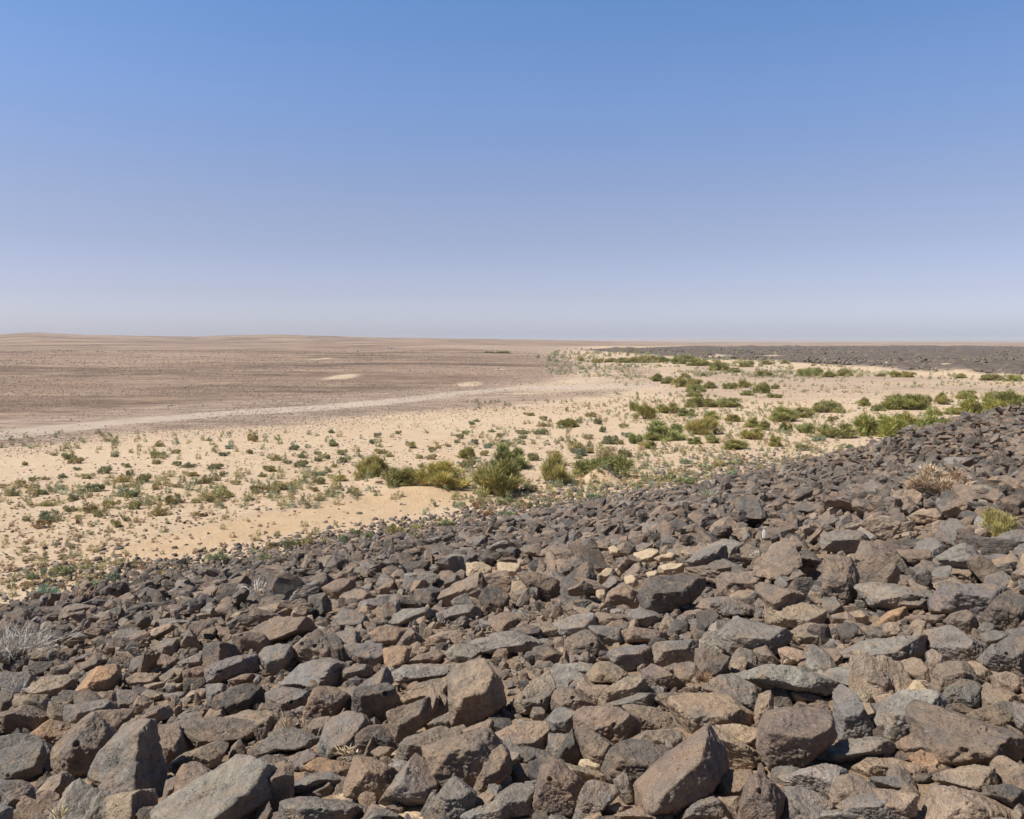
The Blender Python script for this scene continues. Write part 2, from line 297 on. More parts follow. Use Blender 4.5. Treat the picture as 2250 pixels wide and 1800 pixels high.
S|c|1395,1214 1420,1206 1445,1210 1448,1222 1425,1235 1400,1230
S|c|1440,1225 1470,1215 1490,1220 1485,1230 1450,1235||small cream stone among pale limestone pieces right of centre|small grouped cream stone
S|c|1338,1205 1350,1200 1362,1212 1358,1220 1342,1218
S|c|1450,1245 1475,1238 1500,1240 1500,1258 1470,1265 1448,1258
S|c|1420,1260 1440,1255 1445,1268 1428,1275
S|t|2000,1135 2020,1120 2060,1118 2082,1135 2080,1150 2040,1155 2005,1148
"""
PLANT_DATA = """
#big: tile|type|cx,by,w,h|label|short
M|B|750,490,180,130|feathery olive broom shrub, leftmost of the row of large shrubs at mid photo|leftmost large broom shrub
M|G|915,545,185,110|dark green broom shrub on the left end of a crumbling sand bank|sand bank dark shrub
M|B|1140,555,280,145|wide olive broom shrub on the right end of a crumbling sand bank|sand bank wide shrub
M|B|1410,580,265,195|biggest broom shrub, rounded, standing left of a taller dark one behind|biggest rounded broom shrub
M|G|1480,440,195,130|dark upright broom shrub directly behind the biggest rounded one|dark shrub behind
M|G|1258,380,100,65|small dark broom shrub left of and behind the biggest rounded one|small dark broom behind
M|B|1740,515,150,165|narrow feathery yellow-green broom shrub with a slim foot, standing alone|narrow slim-footed shrub
M|D|1980,485,300,110|wide dark green shrub draped over a pale sand mound|sand mound shrub
M|D|1790,215,110,45|low dark shrub furthest up the sand flat left of centre right
R|D|875,220,80,42|rounded dark bush at the front of the far green belt|rounded far-belt bush
R|D|935,228,55,20
R|D|990,205,60,25
R|D|1080,195,60,18
R|D|1150,190,30,16
R|D|1065,243,75,22|flat dark bush alone on the far pale flat|flat far bush
R|D|1258,243,105,35|double-humped dark bush on the far flat before the black lava|double-humped far bush
R|D|1345,248,60,25
R|D|1405,243,60,30
R|D|1555,245,40,14
R|D|1650,248,100,26|long dark bush on the far flat, third large one toward the right|long far bush
R|D|1890,252,65,20
R|D|2030,262,100,28|long dark bush near the far right below the black lava|far right long bush
R|D|2120,265,70,28
R|D|360,187,50,18
R|D|290,180,30,15|small round bush at the left end of the far green belt|left-end far-belt bush
R|D|420,185,60,18
R|D|480,187,80,22
R|D|560,187,110,30
R|D|640,185,80,25
R|D|730,185,100,32|tallest clump of the far green belt, just before the black lava|tallest far-belt clump
R|D|790,200,100,30
R|D|705,192,60,25
R|D|610,265,60,32
R|D|660,275,60,30
R|D|730,250,45,18
R|D|745,290,110,40|widest olive clump of the diagonal bush row in the right distance|widest diagonal-row clump
R|D|830,295,70,28
R|D|775,310,80,30
R|D|770,330,70,25
R|D|920,297,60,26
R|D|985,292,60,32
R|D|1060,315,80,45|tall dark bush right of the diagonal bush row|tall diagonal-row bush
R|D|990,325,50,22
R|D|1110,297,35,18
R|D|810,243,30,14
R|B|560,425,100,62|olive bush leaning to the right at the left edge of the right-hand thicket|leaning olive bush
R|G|515,390,40,40
R|B|655,400,100,42
R|G|735,412,75,35
R|D|795,375,120,45|broad domed olive bush in the middle of the right-hand shrubs|broad domed bush
R|D|910,375,115,40
R|D|1110,335,60,18
R|G|640,515,175,82|large bright green mounded bush left of two feathery ones|large bright green mound bush
R|B|820,490,145,75|feathery double olive bush, third large one from the bright green mound|feathery double bush
R|B|850,425,70,35
R|G|930,435,60,32
R|G|1015,460,65,45
R|G|1065,470,45,38
R|B|1140,435,135,62|spiky dark olive bush with a wide crown in the right half|spiky wide-crowned bush
R|G|1235,418,85,42
R|G|1155,475,55,38
R|D|1335,398,130,52|domed dark green bush standing alone on the sand, right half|lone domed bush
R|G|1250,485,70,45
R|B|1370,505,160,62|wide low olive bush with straight twigs near the rock slope|wide low twiggy bush
R|D|1485,368,65,35
R|D|1545,390,60,28
R|V|1660,385,190,65|large light green spreading bush right of the lone domed bush|light green spreading bush
R|D|1740,375,60,50
R|D|1820,362,90,50
R|D|1780,410,70,38
R|D|1920,340,85,38|dark rounded bush on the flat near the right edge|dark rounded right bush
R|V|2000,415,170,80|tall bright green bush just above the rocky crest at right|bright bush above the crest
R|V|2120,370,150,65|bright green bush cut off by the right edge of the photo|bright right-edge bush
R|V|2040,350,90,40
R|D|1870,405,90,30
R|V|1560,500,190,95|bright green thicket bush touching the rock slope, leftmost of three|leftmost thicket bush
R|V|1680,480,150,80|bright green thicket bush touching the rock slope, middle of three|middle thicket bush
R|V|1790,470,150,65|yellowish green thicket bush touching the rock slope, rightmost of three|rightmost thicket bush
R|G|520,528,60,45
R|G|585,550,50,35
R|G|775,530,60,30
R|G|845,525,60,35
R|B|935,552,120,42|low spiky olive bush alone on the sand near the rock slope|low spiky lone bush
R|B|1010,510,95,45
R|G|1110,540,50,50
R|G|225,460,70,35
L|D|2115,147,70,10
L|D|2060,145,40,6
#small: tile type: cx,by,w,h ...
M g: 770,300,50,25 790,268,40,28 545,245,35,22 345,335,55,28 470,360,45,20 510,382,50,30 620,400,65,35 385,375,45,28 380,425,75,40 310,408,50,22 465,395,45,22 900,250,35,20 1310,185,35,16 1285,200,35,20 1220,275,45,28 1215,298,45,22 1255,250,45,20 1390,240,40,18 1550,245,70,18 1550,275,45,18 1945,200,50,35 2020,300,85,45 1850,380,50,25 475,470,90,25
M o: 130,290,50,38 110,355,35,25 605,360,55,32 560,425,35,25 1070,385,55,32 1080,345,45,32 1000,380,50,25 960,325,60,40 850,370,50,25 805,355,70,30 210,445,70,30 460,515,90,45 570,498,110,38 360,520,55,32 290,545,130,50 170,560,110,45 240,568,55,40 450,552,55,28 1020,425,45,25 1350,365,45,32 1660,180,45,28 1790,130,25,25 1925,160,35,22 1975,235,35,30 1840,325,70,40 1890,350,60,30 2060,305,50,30
M t: 1300,305,40,30 550,290,30,18 1370,325,45,30 1460,310,45,35 1890,275,60,25 2100,268,60,30 180,475,40,25
M y: 1260,430,85,50 1610,390,60,45 550,315,60,22 1440,265,50,22 1110,325,35,25 1160,318,35,20 1820,350,60,45 1995,345,60,30
M n: 1320,640,70,30 1370,680,90,35 795,510,40,14
M t: 1480,695,85,45
M g: 1240,705,75,22 1580,640,55,35 1950,590,85,30
L g: 280,595,60,30 140,685,45,18 470,585,45,18 945,580,50,20 795,628,65,22 900,636,65,26 385,730,90,35 520,755,95,35 185,742,65,25 55,748,55,30 430,655,55,35 740,622,40,22 545,665,40,28 1400,540,30,22 260,672,40,20
L o: 310,612,65,28 75,708,50,30 120,715,50,20 370,675,60,25 665,540,35,22 735,570,40,20 660,588,60,30 645,615,50,22 525,628,45,20 515,690,70,35 595,690,60,38 1045,570,30,18 1060,515,45,35 795,665,75,22 865,695,65,35 905,685,35,25 985,700,50,20 660,722,50,30 740,712,40,18 930,755,90,50 885,775,100,45 830,778,50,20 730,785,85,45 1130,645,60,25 1105,668,40,20 560,805,50,35 465,800,70,38 355,820,75,42 415,835,55,35 670,830,75,45 525,855,35,22 15,715,45,20
L t: 205,860,100,52 965,550,35,18 880,516,28,14 320,640,35,15 940,665,35,20
L y: 95,620,30,18 220,578,35,12 190,680,40,15 540,712,60,18 335,845,40,20 95,855,45,22 480,880,50,35 200,790,90,25 285,815,60,25
L n: 175,885,55,40 330,865,30,20 840,835,50,18
L g: 915,1025,110,40 1145,1045,130,55 1225,970,70,40 1850,880,105,35 1495,912,55,25 1550,925,65,30
L t: 1070,1000,40,25 1440,945,45,35 1590,985,60,35
L o: 1295,962,55,35 1660,910,95,45 1750,890,60,25 1130,970,40,30
L y: 1735,940,65,45 1500,985,50,40
N t: 190,210,105,50 405,172,60,28 470,155,50,45 320,190,75,30
N g: 270,125,95,50 128,140,60,28
N n: 110,170,70,22
N o: 360,100,80,22 500,82,60,25 695,122,75,20
R g: 50,487,50,18 120,490,60,25 360,445,40,22 290,440,40,18 385,480,28,25 415,530,70,35 740,703,95,35 665,685,55,30 1410,548,65,20
R o: 70,410,50,15 135,455,60,18 330,415,45,22 475,462,45,20 330,510,50,22 320,568,50,30 550,535,45,20 870,625,50,30 1235,555,70,25 540,715,80,25
R t: 280,580,70,35 600,500,50,25 1300,518,60,22 740,612,60,18 960,620,80,25 1195,632,60,22 1290,610,80,28 820,635,60,20 355,765,80,30 940,662,50,20 505,770,55,18
R y: 400,590,80,45 480,585,60,35 170,580,60,25 85,600,55,30 1355,435,50,25 835,750,50,25
"""
SUN_E = 5.0
SKY = (1.0, 1.6, 3.0, .15)
HAZE = 9e-5
EXPO = 0.33
import bpy, math, random, re
import numpy as np
rng = np.random.default_rng(11)
random.seed(11)
SC = bpy.context.scene
COL = SC.collection
F = 1836.0
PITCH = math.atan(150/F)
CAM = np.array([0., 0., 7.])
CP, SP = math.cos(PITCH), math.sin(PITCH)

# ------------------------------------------------------------------ maths
def ray(u, v):
    a = (np.asarray(u, float)-1125)/F; b = (900-np.asarray(v, float))/F
    return np.stack([a, CP+b*SP, -SP+b*CP], -1)
def project(p):
    d = np.asarray(p, float)-CAM
    f = d[..., 1]*CP-d[..., 2]*SP
    up = d[..., 1]*SP+d[..., 2]*CP
    f = np.where(f < .05, .05, f)
    return 1125+F*d[..., 0]/f, 900-F*up/f, f
def sstep(a, b, x):
    t = np.clip((x-a)/(b-a), 0, 1); return t*t*(3-2*t)

def _h(ix, iy, iz):
    h = (ix.astype(np.int64)*374761393+iy.astype(np.int64)*668265263+iz.astype(np.int64)*1274126177) & 0xffffffff
    h = ((h ^ (h >> 13))*1103515245+12345) & 0xffffffff
    h = ((h ^ (h >> 16))*2654435761) & 0xffffffff
    return (h & 0xffffff)/16777215.0*2-1
def vnoise(p):
    i = np.floor(p).astype(np.int64); f = p-i; f = f*f*f*(f*(f*6-15)+10)
    x, y, z = i[..., 0], i[..., 1], i[..., 2]; fx, fy, fz = f[..., 0], f[..., 1], f[..., 2]
    def L(a, b, t): return a+(b-a)*t
    c = [[[_h(x+a, y+b, z+d) for d in (0, 1)] for b in (0, 1)] for a in (0, 1)]
    return L(L(L(c[0][0][0], c[1][0][0], fx), L(c[0][1][0], c[1][1][0], fx), fy),
             L(L(c[0][0][1], c[1][0][1], fx), L(c[0][1][1], c[1][1][1], fx), fy), fz)
def fbm(p, o=4):
    s = 0; a = .5; p = np.array(p, float)
    for k in range(o):
        s = s+a*vnoise(p+17.3*k); p = p*2.07; a *= .5
    return s
def fbm2(x, y, sc, o=4, seed=0.):
    return fbm(np.stack([x*sc+seed, y*sc-seed*.7, np.full_like(x, seed)], -1), o)

# ------------------------------------------------------------------ terrain
def S_(x, y): return .773*(.82*x+32.5-y)
MOUNDS = []     # x, y, rx, ry, h
HZ_U = [-1200, 0, 90, 190, 300, 430, 600, 700, 850, 1100, 1300, 1500, 1900, 2250, 3500]
HZ_H = [8, 9, 13, 9, 8.0, 7, 13, 11.5, 7.5, 3.5, 1, -2, -3.5, -4, -4]
def ground(x, y, fine=True):
    x = np.asarray(x, float); y = np.asarray(y, float)
    r = np.hypot(x, y)+1e-6
    s = S_(x, y)
    hill = .216*(np.sqrt(s*s+.25)+s)/2
    hill = np.where(hill > 6, 6+2*np.tanh((hill-6)/2), hill)
    front = sstep(-8, 0, s)
    hill = hill+1.30*np.exp(-((x-16.8)**2/(2*3.6**2)+(y-28.5)**2/(2*5.**2)))*front
    hill = hill+0.55*np.exp(-((x-26)**2/(2*7.0**2)+(y-32)**2/(2*7**2)))*front
    hill = hill+.10*fbm2(x, y, .35, 3, 3.)*sstep(0, 4, s)
    u = 1125+F*x/np.maximum(y, .3*r)
    h = np.interp(u, HZ_U, HZ_H)
    far = np.maximum(0, 7+h/F*2500)*sstep(500, 2500, r)*(y > 0)
    far = far*np.where(r > 2600, np.exp(-((r-2600)/1500)**2), 1)
    z = hill+far
    z = z+ .10*fbm2(x, y, .12, 4, 9.)*sstep(-1, -8, s)*sstep(400, 60, r)
    left = sstep(200, -400, u-1000)
    z = z + (1.2*fbm2(x, y, .012, 4, 4.)+.6)*sstep(120, 260, r)*sstep(2200, 900, r)*sstep(20, -60, x-.02*y)
    z = z + 9.0*fbm2(x, y, .0026, 4, 14.)*sstep(600, 1400, r)*sstep(8000, 3000, r)*(.25+.75*sstep(1300, 900, u))
    for (mx, my, rx, ry, mh) in MOUNDS:
        z = z+mh*np.exp(-(((x-mx)/rx)**2+((y-my)/ry)**2))
    return z
_T = np.concatenate([np.geomspace(1.5, 120, 420), np.geomspace(121, 30000, 200)])
def hit(u, v, lift=0.):
    d = ray(u, v); t = _T
    for _ in range(2):
        p = CAM+t[:, None]*d; below = np.where(p[:, 2] <= ground(p[:, 0], p[:, 1])+lift)[0]
        k = below[0] if len(below) else len(t)-1
        t = np.linspace(t[max(k-1, 0)], t[k], 24)
    return CAM+d*t[12]
def flat(u, v):
    d = ray(u, v); t = 7/max(-d[2], .0006); return d[0]*t, d[1]*t
def add_mound(u, v, w, h, ry=.8, off=None):
    x, y = flat(u, v); px = w*y/F
    MOUNDS.append((x, y+(ry*.5 if off is None else off), px*.42, ry, h*y/F))
add_mound(500+1960*.4174, 850+488*.4174, 78, 30, .8, -.35)       # pale mound under the draped shrub
add_mound(500+915*.4174, 850+560*.4174, 190, 6, 1.5, .1)
add_mound(500+1090*.4174, 850+558*.4174, 190, 7, 1.5, .1)
add_mound(500+770*.4174, 850+510*.4174, 60, 9, 1.0)
add_mound(727+28, 700+250*.5218, 70, 3, 5)
add_mound(1980*.5218, 700+276*.5218, 48, 3, 4)
add_mound(260*.5218, 700+143*.5218, 40, 3, 10)
add_mound(1365*.5218, 700+176*.5218, 40, 3, 10)

def poly_in(px_, x, y):
    """signed soft inside test, world polygon px_ (k,2) -> distance-ish positive inside (metres)"""
    inside = np.zeros(x.shape, bool); dmin = np.full(x.shape, 1e9); n = len(px_)
    for k in range(n):
        ax, ay = px_[k]; bx, by = px_[(k+1) % n]
        c = ((ay > y) != (by > y)) & (x < (bx-ax)*(y-ay)/((by-ay) if abs(by-ay) > 1e-9 else 1e-9)+ax); inside ^= c
        ex, ey = bx-ax, by-ay; t = np.clip(((x-ax)*ex+(y-ay)*ey)/(ex*ex+ey*ey+1e-9), 0, 1)
        dmin = np.minimum(dmin, np.hypot(x-ax-t*ex, y-ay-t*ey))
    return np.where(inside, dmin, -dmin)
def wpoly(pts): return np.array([flat(u, v) for u, v in pts])
Z = {
 'gravel': wpoly([(-900, 1050), (0, 985), (140, 972), (300, 952), (600, 936), (900, 908), (1180, 886), (1380, 858), (1450, 838), (1420, 812), (1290, 797), (1250, 785), (1230, 775), (1300, 764), (1120, 757), (-900, 757)]),
 'brown': wpoly([(-900, 945), (0, 920), (300, 895), (620, 872), (900, 856), (1060, 846), (1180, 826), (1240, 803), (1215, 785), (1130, 775), (1020, 768), (700, 758.5), (-900, 758.5)]),
 'lava': wpoly([(1230, 768), (1360, 774), (1500, 786), (1620, 792), (1760, 797), (1900, 806), (2040, 818), (2250, 826), (3300, 850), (3300, 763), (2250, 763), (2000, 761.5), (1700, 762), (1450, 765), (1300, 768)]),
 'road': wpoly([(-900, 978), (0, 945), (150, 932), (300, 917), (500, 903), (700, 890), (900, 873), (1000, 861), (1130, 849), (1300, 846), (1430, 842), (1440, 850), (1300, 857), (1135, 858), (1010, 870), (905, 884), (710, 904), (500, 915), (310, 930), (0, 968), (-900, 1010)]),
 'pale1': wpoly([(1100, 853), (1180, 842), (1240, 824), (1280, 814), (1350, 816), (1400, 832), (1425, 846), (1380, 856), (1250, 862), (1130, 868)]),
 'pale2': wpoly([(1255, 788), (1285, 800), (1275, 812), (1330, 822), (1380, 822), (1340, 806), (1300, 795), (1275, 786)]),
 'gravel2': wpoly([(1380, 862), (1450, 838), (1420, 812), (1480, 798), (1700, 805), (2250, 840), (2600, 870), (2250, 872), (1900, 880), (1600, 886)]),
 'ochre': wpoly([(250, 1215), (330, 1180), (520, 1140), (700, 1110), (820, 1088), (930, 1072), (1030, 1075), (1060, 1100), (960, 1120), (860, 1140), (700, 1165), (500, 1195), (350, 1235)]),
 'ochre2': wpoly([(1290, 1060), (1400, 1035), (1500, 1040), (1420, 1060), (1380, 1080)]),
 'grayband': wpoly([(330, 1178), (520, 1136), (700, 1106), (780, 1092), (785, 1097), (700, 1114), (520, 1146), (340, 1188)]),
 'tint1': wpoly([(700, 890), (850, 884), (900, 894), (830, 900), (720, 900)]),
}
ELL = [(755, 830, 34, 6), (1032, 844, 26, 5), (136, 774, 17, 1.2), (709, 791, 16, 2), (790, 890, 50, 6), (1100, 813, 16, 1), (470, 791, 40, .6), (1575, 786, 40, 1.5), (1700, 787, 25, 1), (1840, 796, 22, 1.6), (1950, 800, 40, 2.5), (2080, 808, 60, 2.2), (1400, 796, 30, 2)]
def zone_lava(x, y):
    d = poly_in(Z['lava'], x, y); r = np.hypot(x, y)
    return .5+np.clip(d/(.04*r), -1, 1)*.5

# ------------------------------------------------------------------ node helper
class NT:
    def __init__(s, name):
        s.m = bpy.data.materials.new(name); s.m.use_nodes = True; s.t = s.m.node_tree; s.t.nodes.clear()
    def n(s, typ, **kw):
        o = s.t.nodes.new(typ); ins = kw.pop('i', {})
        for k, v in kw.items(): setattr(o, k, v)
        for k, v in ins.items():
            if isinstance(v, tuple) and len(v) == 2 and hasattr(v[0], 'outputs'): s.t.links.new(v[0].outputs[v[1]], o.inputs[k])
            elif hasattr(v, 'outputs'): s.t.links.new(v.outputs[0], o.inputs[k])
            else: o.inputs[k].default_value = v
        return o
    def noise(s, sc, det=3, rough=.55, vec=None, **kw):
        i = {'Scale': sc, 'Detail': det, 'Roughness': rough}
        if vec: i['Vector'] = vec
        return (s.n('ShaderNodeTexNoise', i=i, **kw), 0)
    def ramp(s, f, pts, interp='LINEAR'):
        o = s.n('ShaderNodeValToRGB', i={0: f}); e = o.color_ramp; e.interpolation = interp
        while len(e.elements) < len(pts): e.elements.new(.5)
        for k, (p, c) in enumerate(pts):
            e.elements[k].position = p; e.elements[k].color = (c, c, c, 1) if isinstance(c, (int, float)) else (*c, 1)
        return (o, 0)
    def math(s, op, a, b=0., c=0., clamp=False): return (s.n('ShaderNodeMath', operation=op, use_clamp=clamp, i={0: a, 1: b, 2: c}), 0)
    def mix(s, f, a, b, mode='MIX'):
        def cc(v): return (*v, 1) if isinstance(v, tuple) and len(v) == 3 else v
        o = s.n('ShaderNodeMix', data_type='RGBA', blend_type=mode)
        for idx, v in ((0, f), (6, cc(a)), (7, cc(b))):
            if isinstance(v, tuple) and len(v) == 2: s.t.links.new(v[0].outputs[v[1]], o.inputs[idx])
            else: o.inputs[idx].default_value = v
        return (o, 2)
    def out(s, col, rough=.9, bump=None, spec=.25, **kw):
        b = s.n('ShaderNodeBsdfPrincipled'); s.b = b
        def put(k, v):
            if isinstance(v, tuple) and len(v) == 2: s.t.links.new(v[0].outputs[v[1]], b.inputs[k])
            else: b.inputs[k].default_value = v if not (isinstance(v, tuple) and len(v) == 3) else (*v, 1)
        put('Base Color', col); put('Roughness', rough); b.inputs['Specular IOR Level'].default_value = spec
        if bump: put('Normal', bump)
        for k, v in kw.items(): put(k, v)
        o = s.n('ShaderNodeOutputMaterial'); s.t.links.new(b.outputs[0], o.inputs[0]); return s.m

def rock_mat():
    t = NT('basalt'); pos = (t.n('ShaderNodeNewGeometry'), 0)
    at = t.n('ShaderNodeAttribute', attribute_name='tint'); tc = (at, 0)
    big = t.noise(3.2, 5, .6, pos); mid = t.noise(14, 6, .65, pos); fine = t.noise(120, 4, .75, pos); dust = t.noise(6.5, 5, .65, pos)
    c = t.mix(t.ramp(big, [(.36, 0.), (.62, 1.)]), tc, (.185, .153, .122))
    c = t.mix(.45, tc, c)
    pat = t.noise(2.1, 6, .62, pos); mpp = (t.n('ShaderNodeMapping', i={'Vector': pos, 'Location': (7.3, 2.1, 4.4)}), 0); pt2 = t.noise(4.6, 6, .65, mpp)
    c = t.mix(t.math('MULTIPLY', t.ramp(pat, [(.52, 0.), (.64, 1.)]), .38), c, (.30, .185, .110))
    c = t.mix(t.math('MULTIPLY', t.ramp(pt2, [(.50, 0.), (.62, 1.)]), .45), c, (.125, .118, .112))
    c = t.mix(t.ramp(mid, [(.28, .55), (.5, 1.0), (.75, 1.32)]), (0, 0, 0), c, 'MIX') if False else t.mix(1., c, t.ramp(mid, [(.25, .62), (.5, 1.0), (.75, 1.35)]), 'MULTIPLY')
    c = t.mix(t.math('MULTIPLY', t.ramp(dust, [(.50, 0.), (.66, .8)]), .8), c, (.28, .195, .128))
    c = t.mix(1., c, t.ramp(fine, [(.25, .55), (.5, 1.), (.78, 1.55)]), 'MULTIPLY')
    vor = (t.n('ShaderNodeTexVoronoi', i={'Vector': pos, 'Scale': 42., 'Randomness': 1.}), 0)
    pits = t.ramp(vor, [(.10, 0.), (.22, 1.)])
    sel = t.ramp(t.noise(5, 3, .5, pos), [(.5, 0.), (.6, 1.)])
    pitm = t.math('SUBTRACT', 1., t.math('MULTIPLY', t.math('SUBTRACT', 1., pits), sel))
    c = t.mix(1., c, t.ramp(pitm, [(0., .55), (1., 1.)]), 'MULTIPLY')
    h = t.math('ADD', t.math('MULTIPLY', mid, .042), t.math('MULTIPLY', fine, .0055))
    h = t.math('ADD', h, t.math('MULTIPLY', pitm, .007))
    h = t.math('ADD', h, t.math('MULTIPLY', t.noise(38, 4, .7, pos), .012))
    b = (t.n('ShaderNodeBump', i={'Strength': 1., 'Distance': 1.0, 'Height': h}), 0)
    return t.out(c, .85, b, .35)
M_ROCK = rock_mat()

def ground_mat():
    t = NT('desert_ground'); pos = (t.n('ShaderNodeNewGeometry'), 0)
    za = t.n('ShaderNodeAttribute', attribute_name='zone_a'); zb = t.n('ShaderNodeAttribute', attribute_name='zone_b')
    sa = t.n('ShaderNodeSeparateColor', i={0: (za, 0)}); sb = t.n('ShaderNodeSeparateColor', i={0: (zb, 0)})
    n1 = t.noise(.05, 8, .62, pos); n2 = t.noise(.6, 8, .7, pos); n3 = t.noise(5., 6, .75, pos); n4 = t.noise(.009, 6, .6, pos)
    n5 = t.noise(28., 4, .7, pos)
    nn = t.math('ADD', t.math('MULTIPLY', n2, .55), t.math('MULTIPLY', n3, .45))
    mp = t.n('ShaderNodeMapping', i={'Vector': pos, 'Scale': (.35, 1., 1.)}); n6 = t.noise(.035, 7, .7, (mp, 0))
    nn = t.math('ADD', t.math('MULTIPLY', nn, .55), t.math('MULTIPLY', n6, .45))
    def thr(m, amp=1., soft=.22):
        v = t.math('ADD', m, t.math('MULTIPLY', t.math('SUBTRACT', nn, .5), amp*2.))
        return (t.n('ShaderNodeMapRange', interpolation_type='SMOOTHSTEP', clamp=True, i={0: v, 1: .5-soft, 2: .5+soft}), 0)
    sand = t.mix(t.ramp(n1, [(.35, 0.), (.65, 1.)]), (.535, .402, .272), (.595, .462, .325))
    sand = t.mix(t.ramp(n2, [(.40, 0.), (.75, .55)]), sand, (.46, .30, .175))
    sand = t.mix(1., sand, t.ramp(n3, [(.3, .74), (.5, 1.), (.75, 1.15)]), 'MULTIPLY')
    sand = t.mix(t.ramp(n5, [(.62, 0.), (.72, .5)]), sand, (.25, .18, .13))
    ochre = t.mix(t.ramp(n2, [(.35, 0.), (.65, 1.)]), (.47, .315, .175), (.56, .41, .255))
    c = t.mix(t.math('MULTIPLY', thr((sb, 1), .8, .4), .75), sand, ochre)
    grav = t.mix(t.ramp(n2, [(.40, 0.), (.60, 1.)]), (.225, .168, .128), (.37, .28, .21))
    grav = t.mix(t.ramp(n6, [(.40, 0.), (.62, .7)]), grav, (.34, .25, .19))
    grav = t.mix(1., grav, t.ramp(n3, [(.3, .5), (.5, 1.), (.72, 1.5)]), 'MULTIPLY')
    grav = t.mix(t.math('MULTIPLY', t.ramp(n4, [(.42, 0.), (.62, 1.)]), .35), grav, (.43, .31, .22))
    n8 = t.noise(.4, 8, .75, (mp, 0)); grav = t.mix(1., grav, t.ramp(n8, [(.36, .68), (.5, 1.), (.64, 1.3)]), 'MULTIPLY')
    c = t.mix(thr((sa, 0), 1.5, .3), c, grav)
    bh = t.mix(t.ramp(n6, [(.38, 0.), (.62, 1.)]), (.118, .080, .058), (.275, .198, .143))
    n7 = t.noise(.22, 8, .75, (mp, 0)); bh = t.mix(1., bh, t.ramp(n7, [(.38, .55), (.5, 1.), (.62, 1.5)]), 'MULTIPLY')
    bh = t.mix(t.ramp(n4, [(.42, 0.), (.62, .9)]), bh, (.35, .25, .18))
    bh = t.mix(t.ramp(n6, [(.60, 0.), (.70, .6)]), bh, (.40, .28, .19))
    bh = t.mix(1., bh, t.ramp(n2, [(.25, .65), (.5, 1.), (.75, 1.35)]), 'MULTIPLY')
    c = t.mix(thr((sb, 2), .9, .4), c, bh)
    zc = t.n('ShaderNodeAttribute', attribute_name='zone_c'); sc_ = t.n('ShaderNodeSeparateColor', i={0: (zc, 0)})
    c = t.mix(t.math('MULTIPLY', thr((sc_, 0), .5, .3), .9), c, t.mix(t.ramp(n3, [(.3, 0.), (.7, 1.)]), (.17, .118, .082), (.30, .21, .14)))  # soil under the boulder field darkened to stand in for shade in the gaps
    lava = t.mix(t.ramp(n2, [(.35, 0.), (.7, 1.)]), (.085, .068, .056), (.185, .145, .116))
    c = t.mix(thr((sa, 1), .9, .12), c, lava)
    pale = t.mix(t.ramp(n7, [(.4, 0.), (.6, 1.)]), (.40, .30, .21), (.56, .44, .31))
    c = t.mix(thr((sb, 0), 1.2, .25), c, pale)
    road = t.mix(t.ramp(n2, [(.3, 0.), (.7, 1.)]), (.42, .34, .265), (.52, .425, .335))
    c = t.mix(t.math('MULTIPLY', thr((sa, 2), 1.2, .5), .8), c, road)
    h = t.math('ADD', t.math('MULTIPLY', n3, .10), t.math('MULTIPLY', n5, .03))
    h = t.math('ADD', h, t.math('MULTIPLY', n2, .35))
    b = (t.n('ShaderNodeBump', i={'Strength': .75, 'Distance': 1.0, 'Height': h}), 0)
    return t.out(c, .95, b, .12)
M_GROUND = ground_mat()

def leaf_mat():
    t = NT('shrub_twigs'); at = (t.n('ShaderNodeAttribute', attribute_name='tint'), 0)
    oi = t.n('ShaderNodeObjectInfo'); pos = (t.n('ShaderNodeNewGeometry'), 0)
    c = t.mix(1., at, (oi, 1), 'MULTIPLY')
    c = t.mix(1., c, t.ramp(t.noise(3., 3, .6, pos), [(.3, .75), (.7, 1.25)]), 'MULTIPLY')
    m = t.out(c, .75, None, .2)
    t.b.inputs['Subsurface Weight'].default_value = 0
    return m
M_LEAF = leaf_mat()
def wood_mat():
    t = NT('woody_stem'); pos = (t.n('ShaderNodeNewGeometry'), 0)
    return t.out(t.mix(t.noise(20, 3, .6, pos), (.10, .07, .045), (.20, .15, .10)), .9)
M_WOOD = wood_mat()
def plain(name, a, b, sc=8., rough=.8):
    t = NT(name); pos = (t.n('ShaderNodeNewGeometry'), 0)
    nz = t.noise(sc, 5, .6, pos)
    return t.out(t.mix(nz, a, b), rough, (t.n('ShaderNodeBump', i={'Strength': .3, 'Distance': .02, 'Height': nz}), 0))

# ------------------------------------------------------------------ mesh helpers
def mesh_obj(name, V, Fc, mat, parent=None, tint=None, smooth=False, link=True):
    """V (n,3), Fc (m,k) numpy"""
    me = bpy.data.meshes.new(name)
    V = np.ascontiguousarray(V, np.float32); Fc = np.ascontiguousarray(Fc, np.int32)
    m, k = Fc.shape
    me.vertices.add(len(V)); me.vertices.foreach_set('co', V.ravel())
    me.loops.add(m*k); me.loops.foreach_set('vertex_index', Fc.ravel())
    me.polygons.add(m); me.polygons.foreach_set('loop_start', np.arange(0, m*k, k, dtype=np.int32))
    me.polygons.foreach_set('loop_total', np.full(m, k, np.int32))
    me.polygons.foreach_set('use_smooth', np.full(m, smooth, bool))
    me.update(calc_edges=True)
    if tint is not None:
        a = me.attributes.new('tint', 'FLOAT_COLOR', 'POINT')
        tt = np.ones((len(V), 4), np.float32); tt[:, :3] = tint
        a.data.foreach_set('color', tt.ravel())
    me.materials.append(mat)
    o = bpy.data.objects.new(name, me)
    if link: COL.objects.link(o)
    if parent: o.parent = parent
    return o
def tag(o, label, cat, group=None, kind=None):
    if label: o['label'] = label
    if cat: o['category'] = cat
    if group: o['group'] = group
    if kind: o['kind'] = kind
    return o

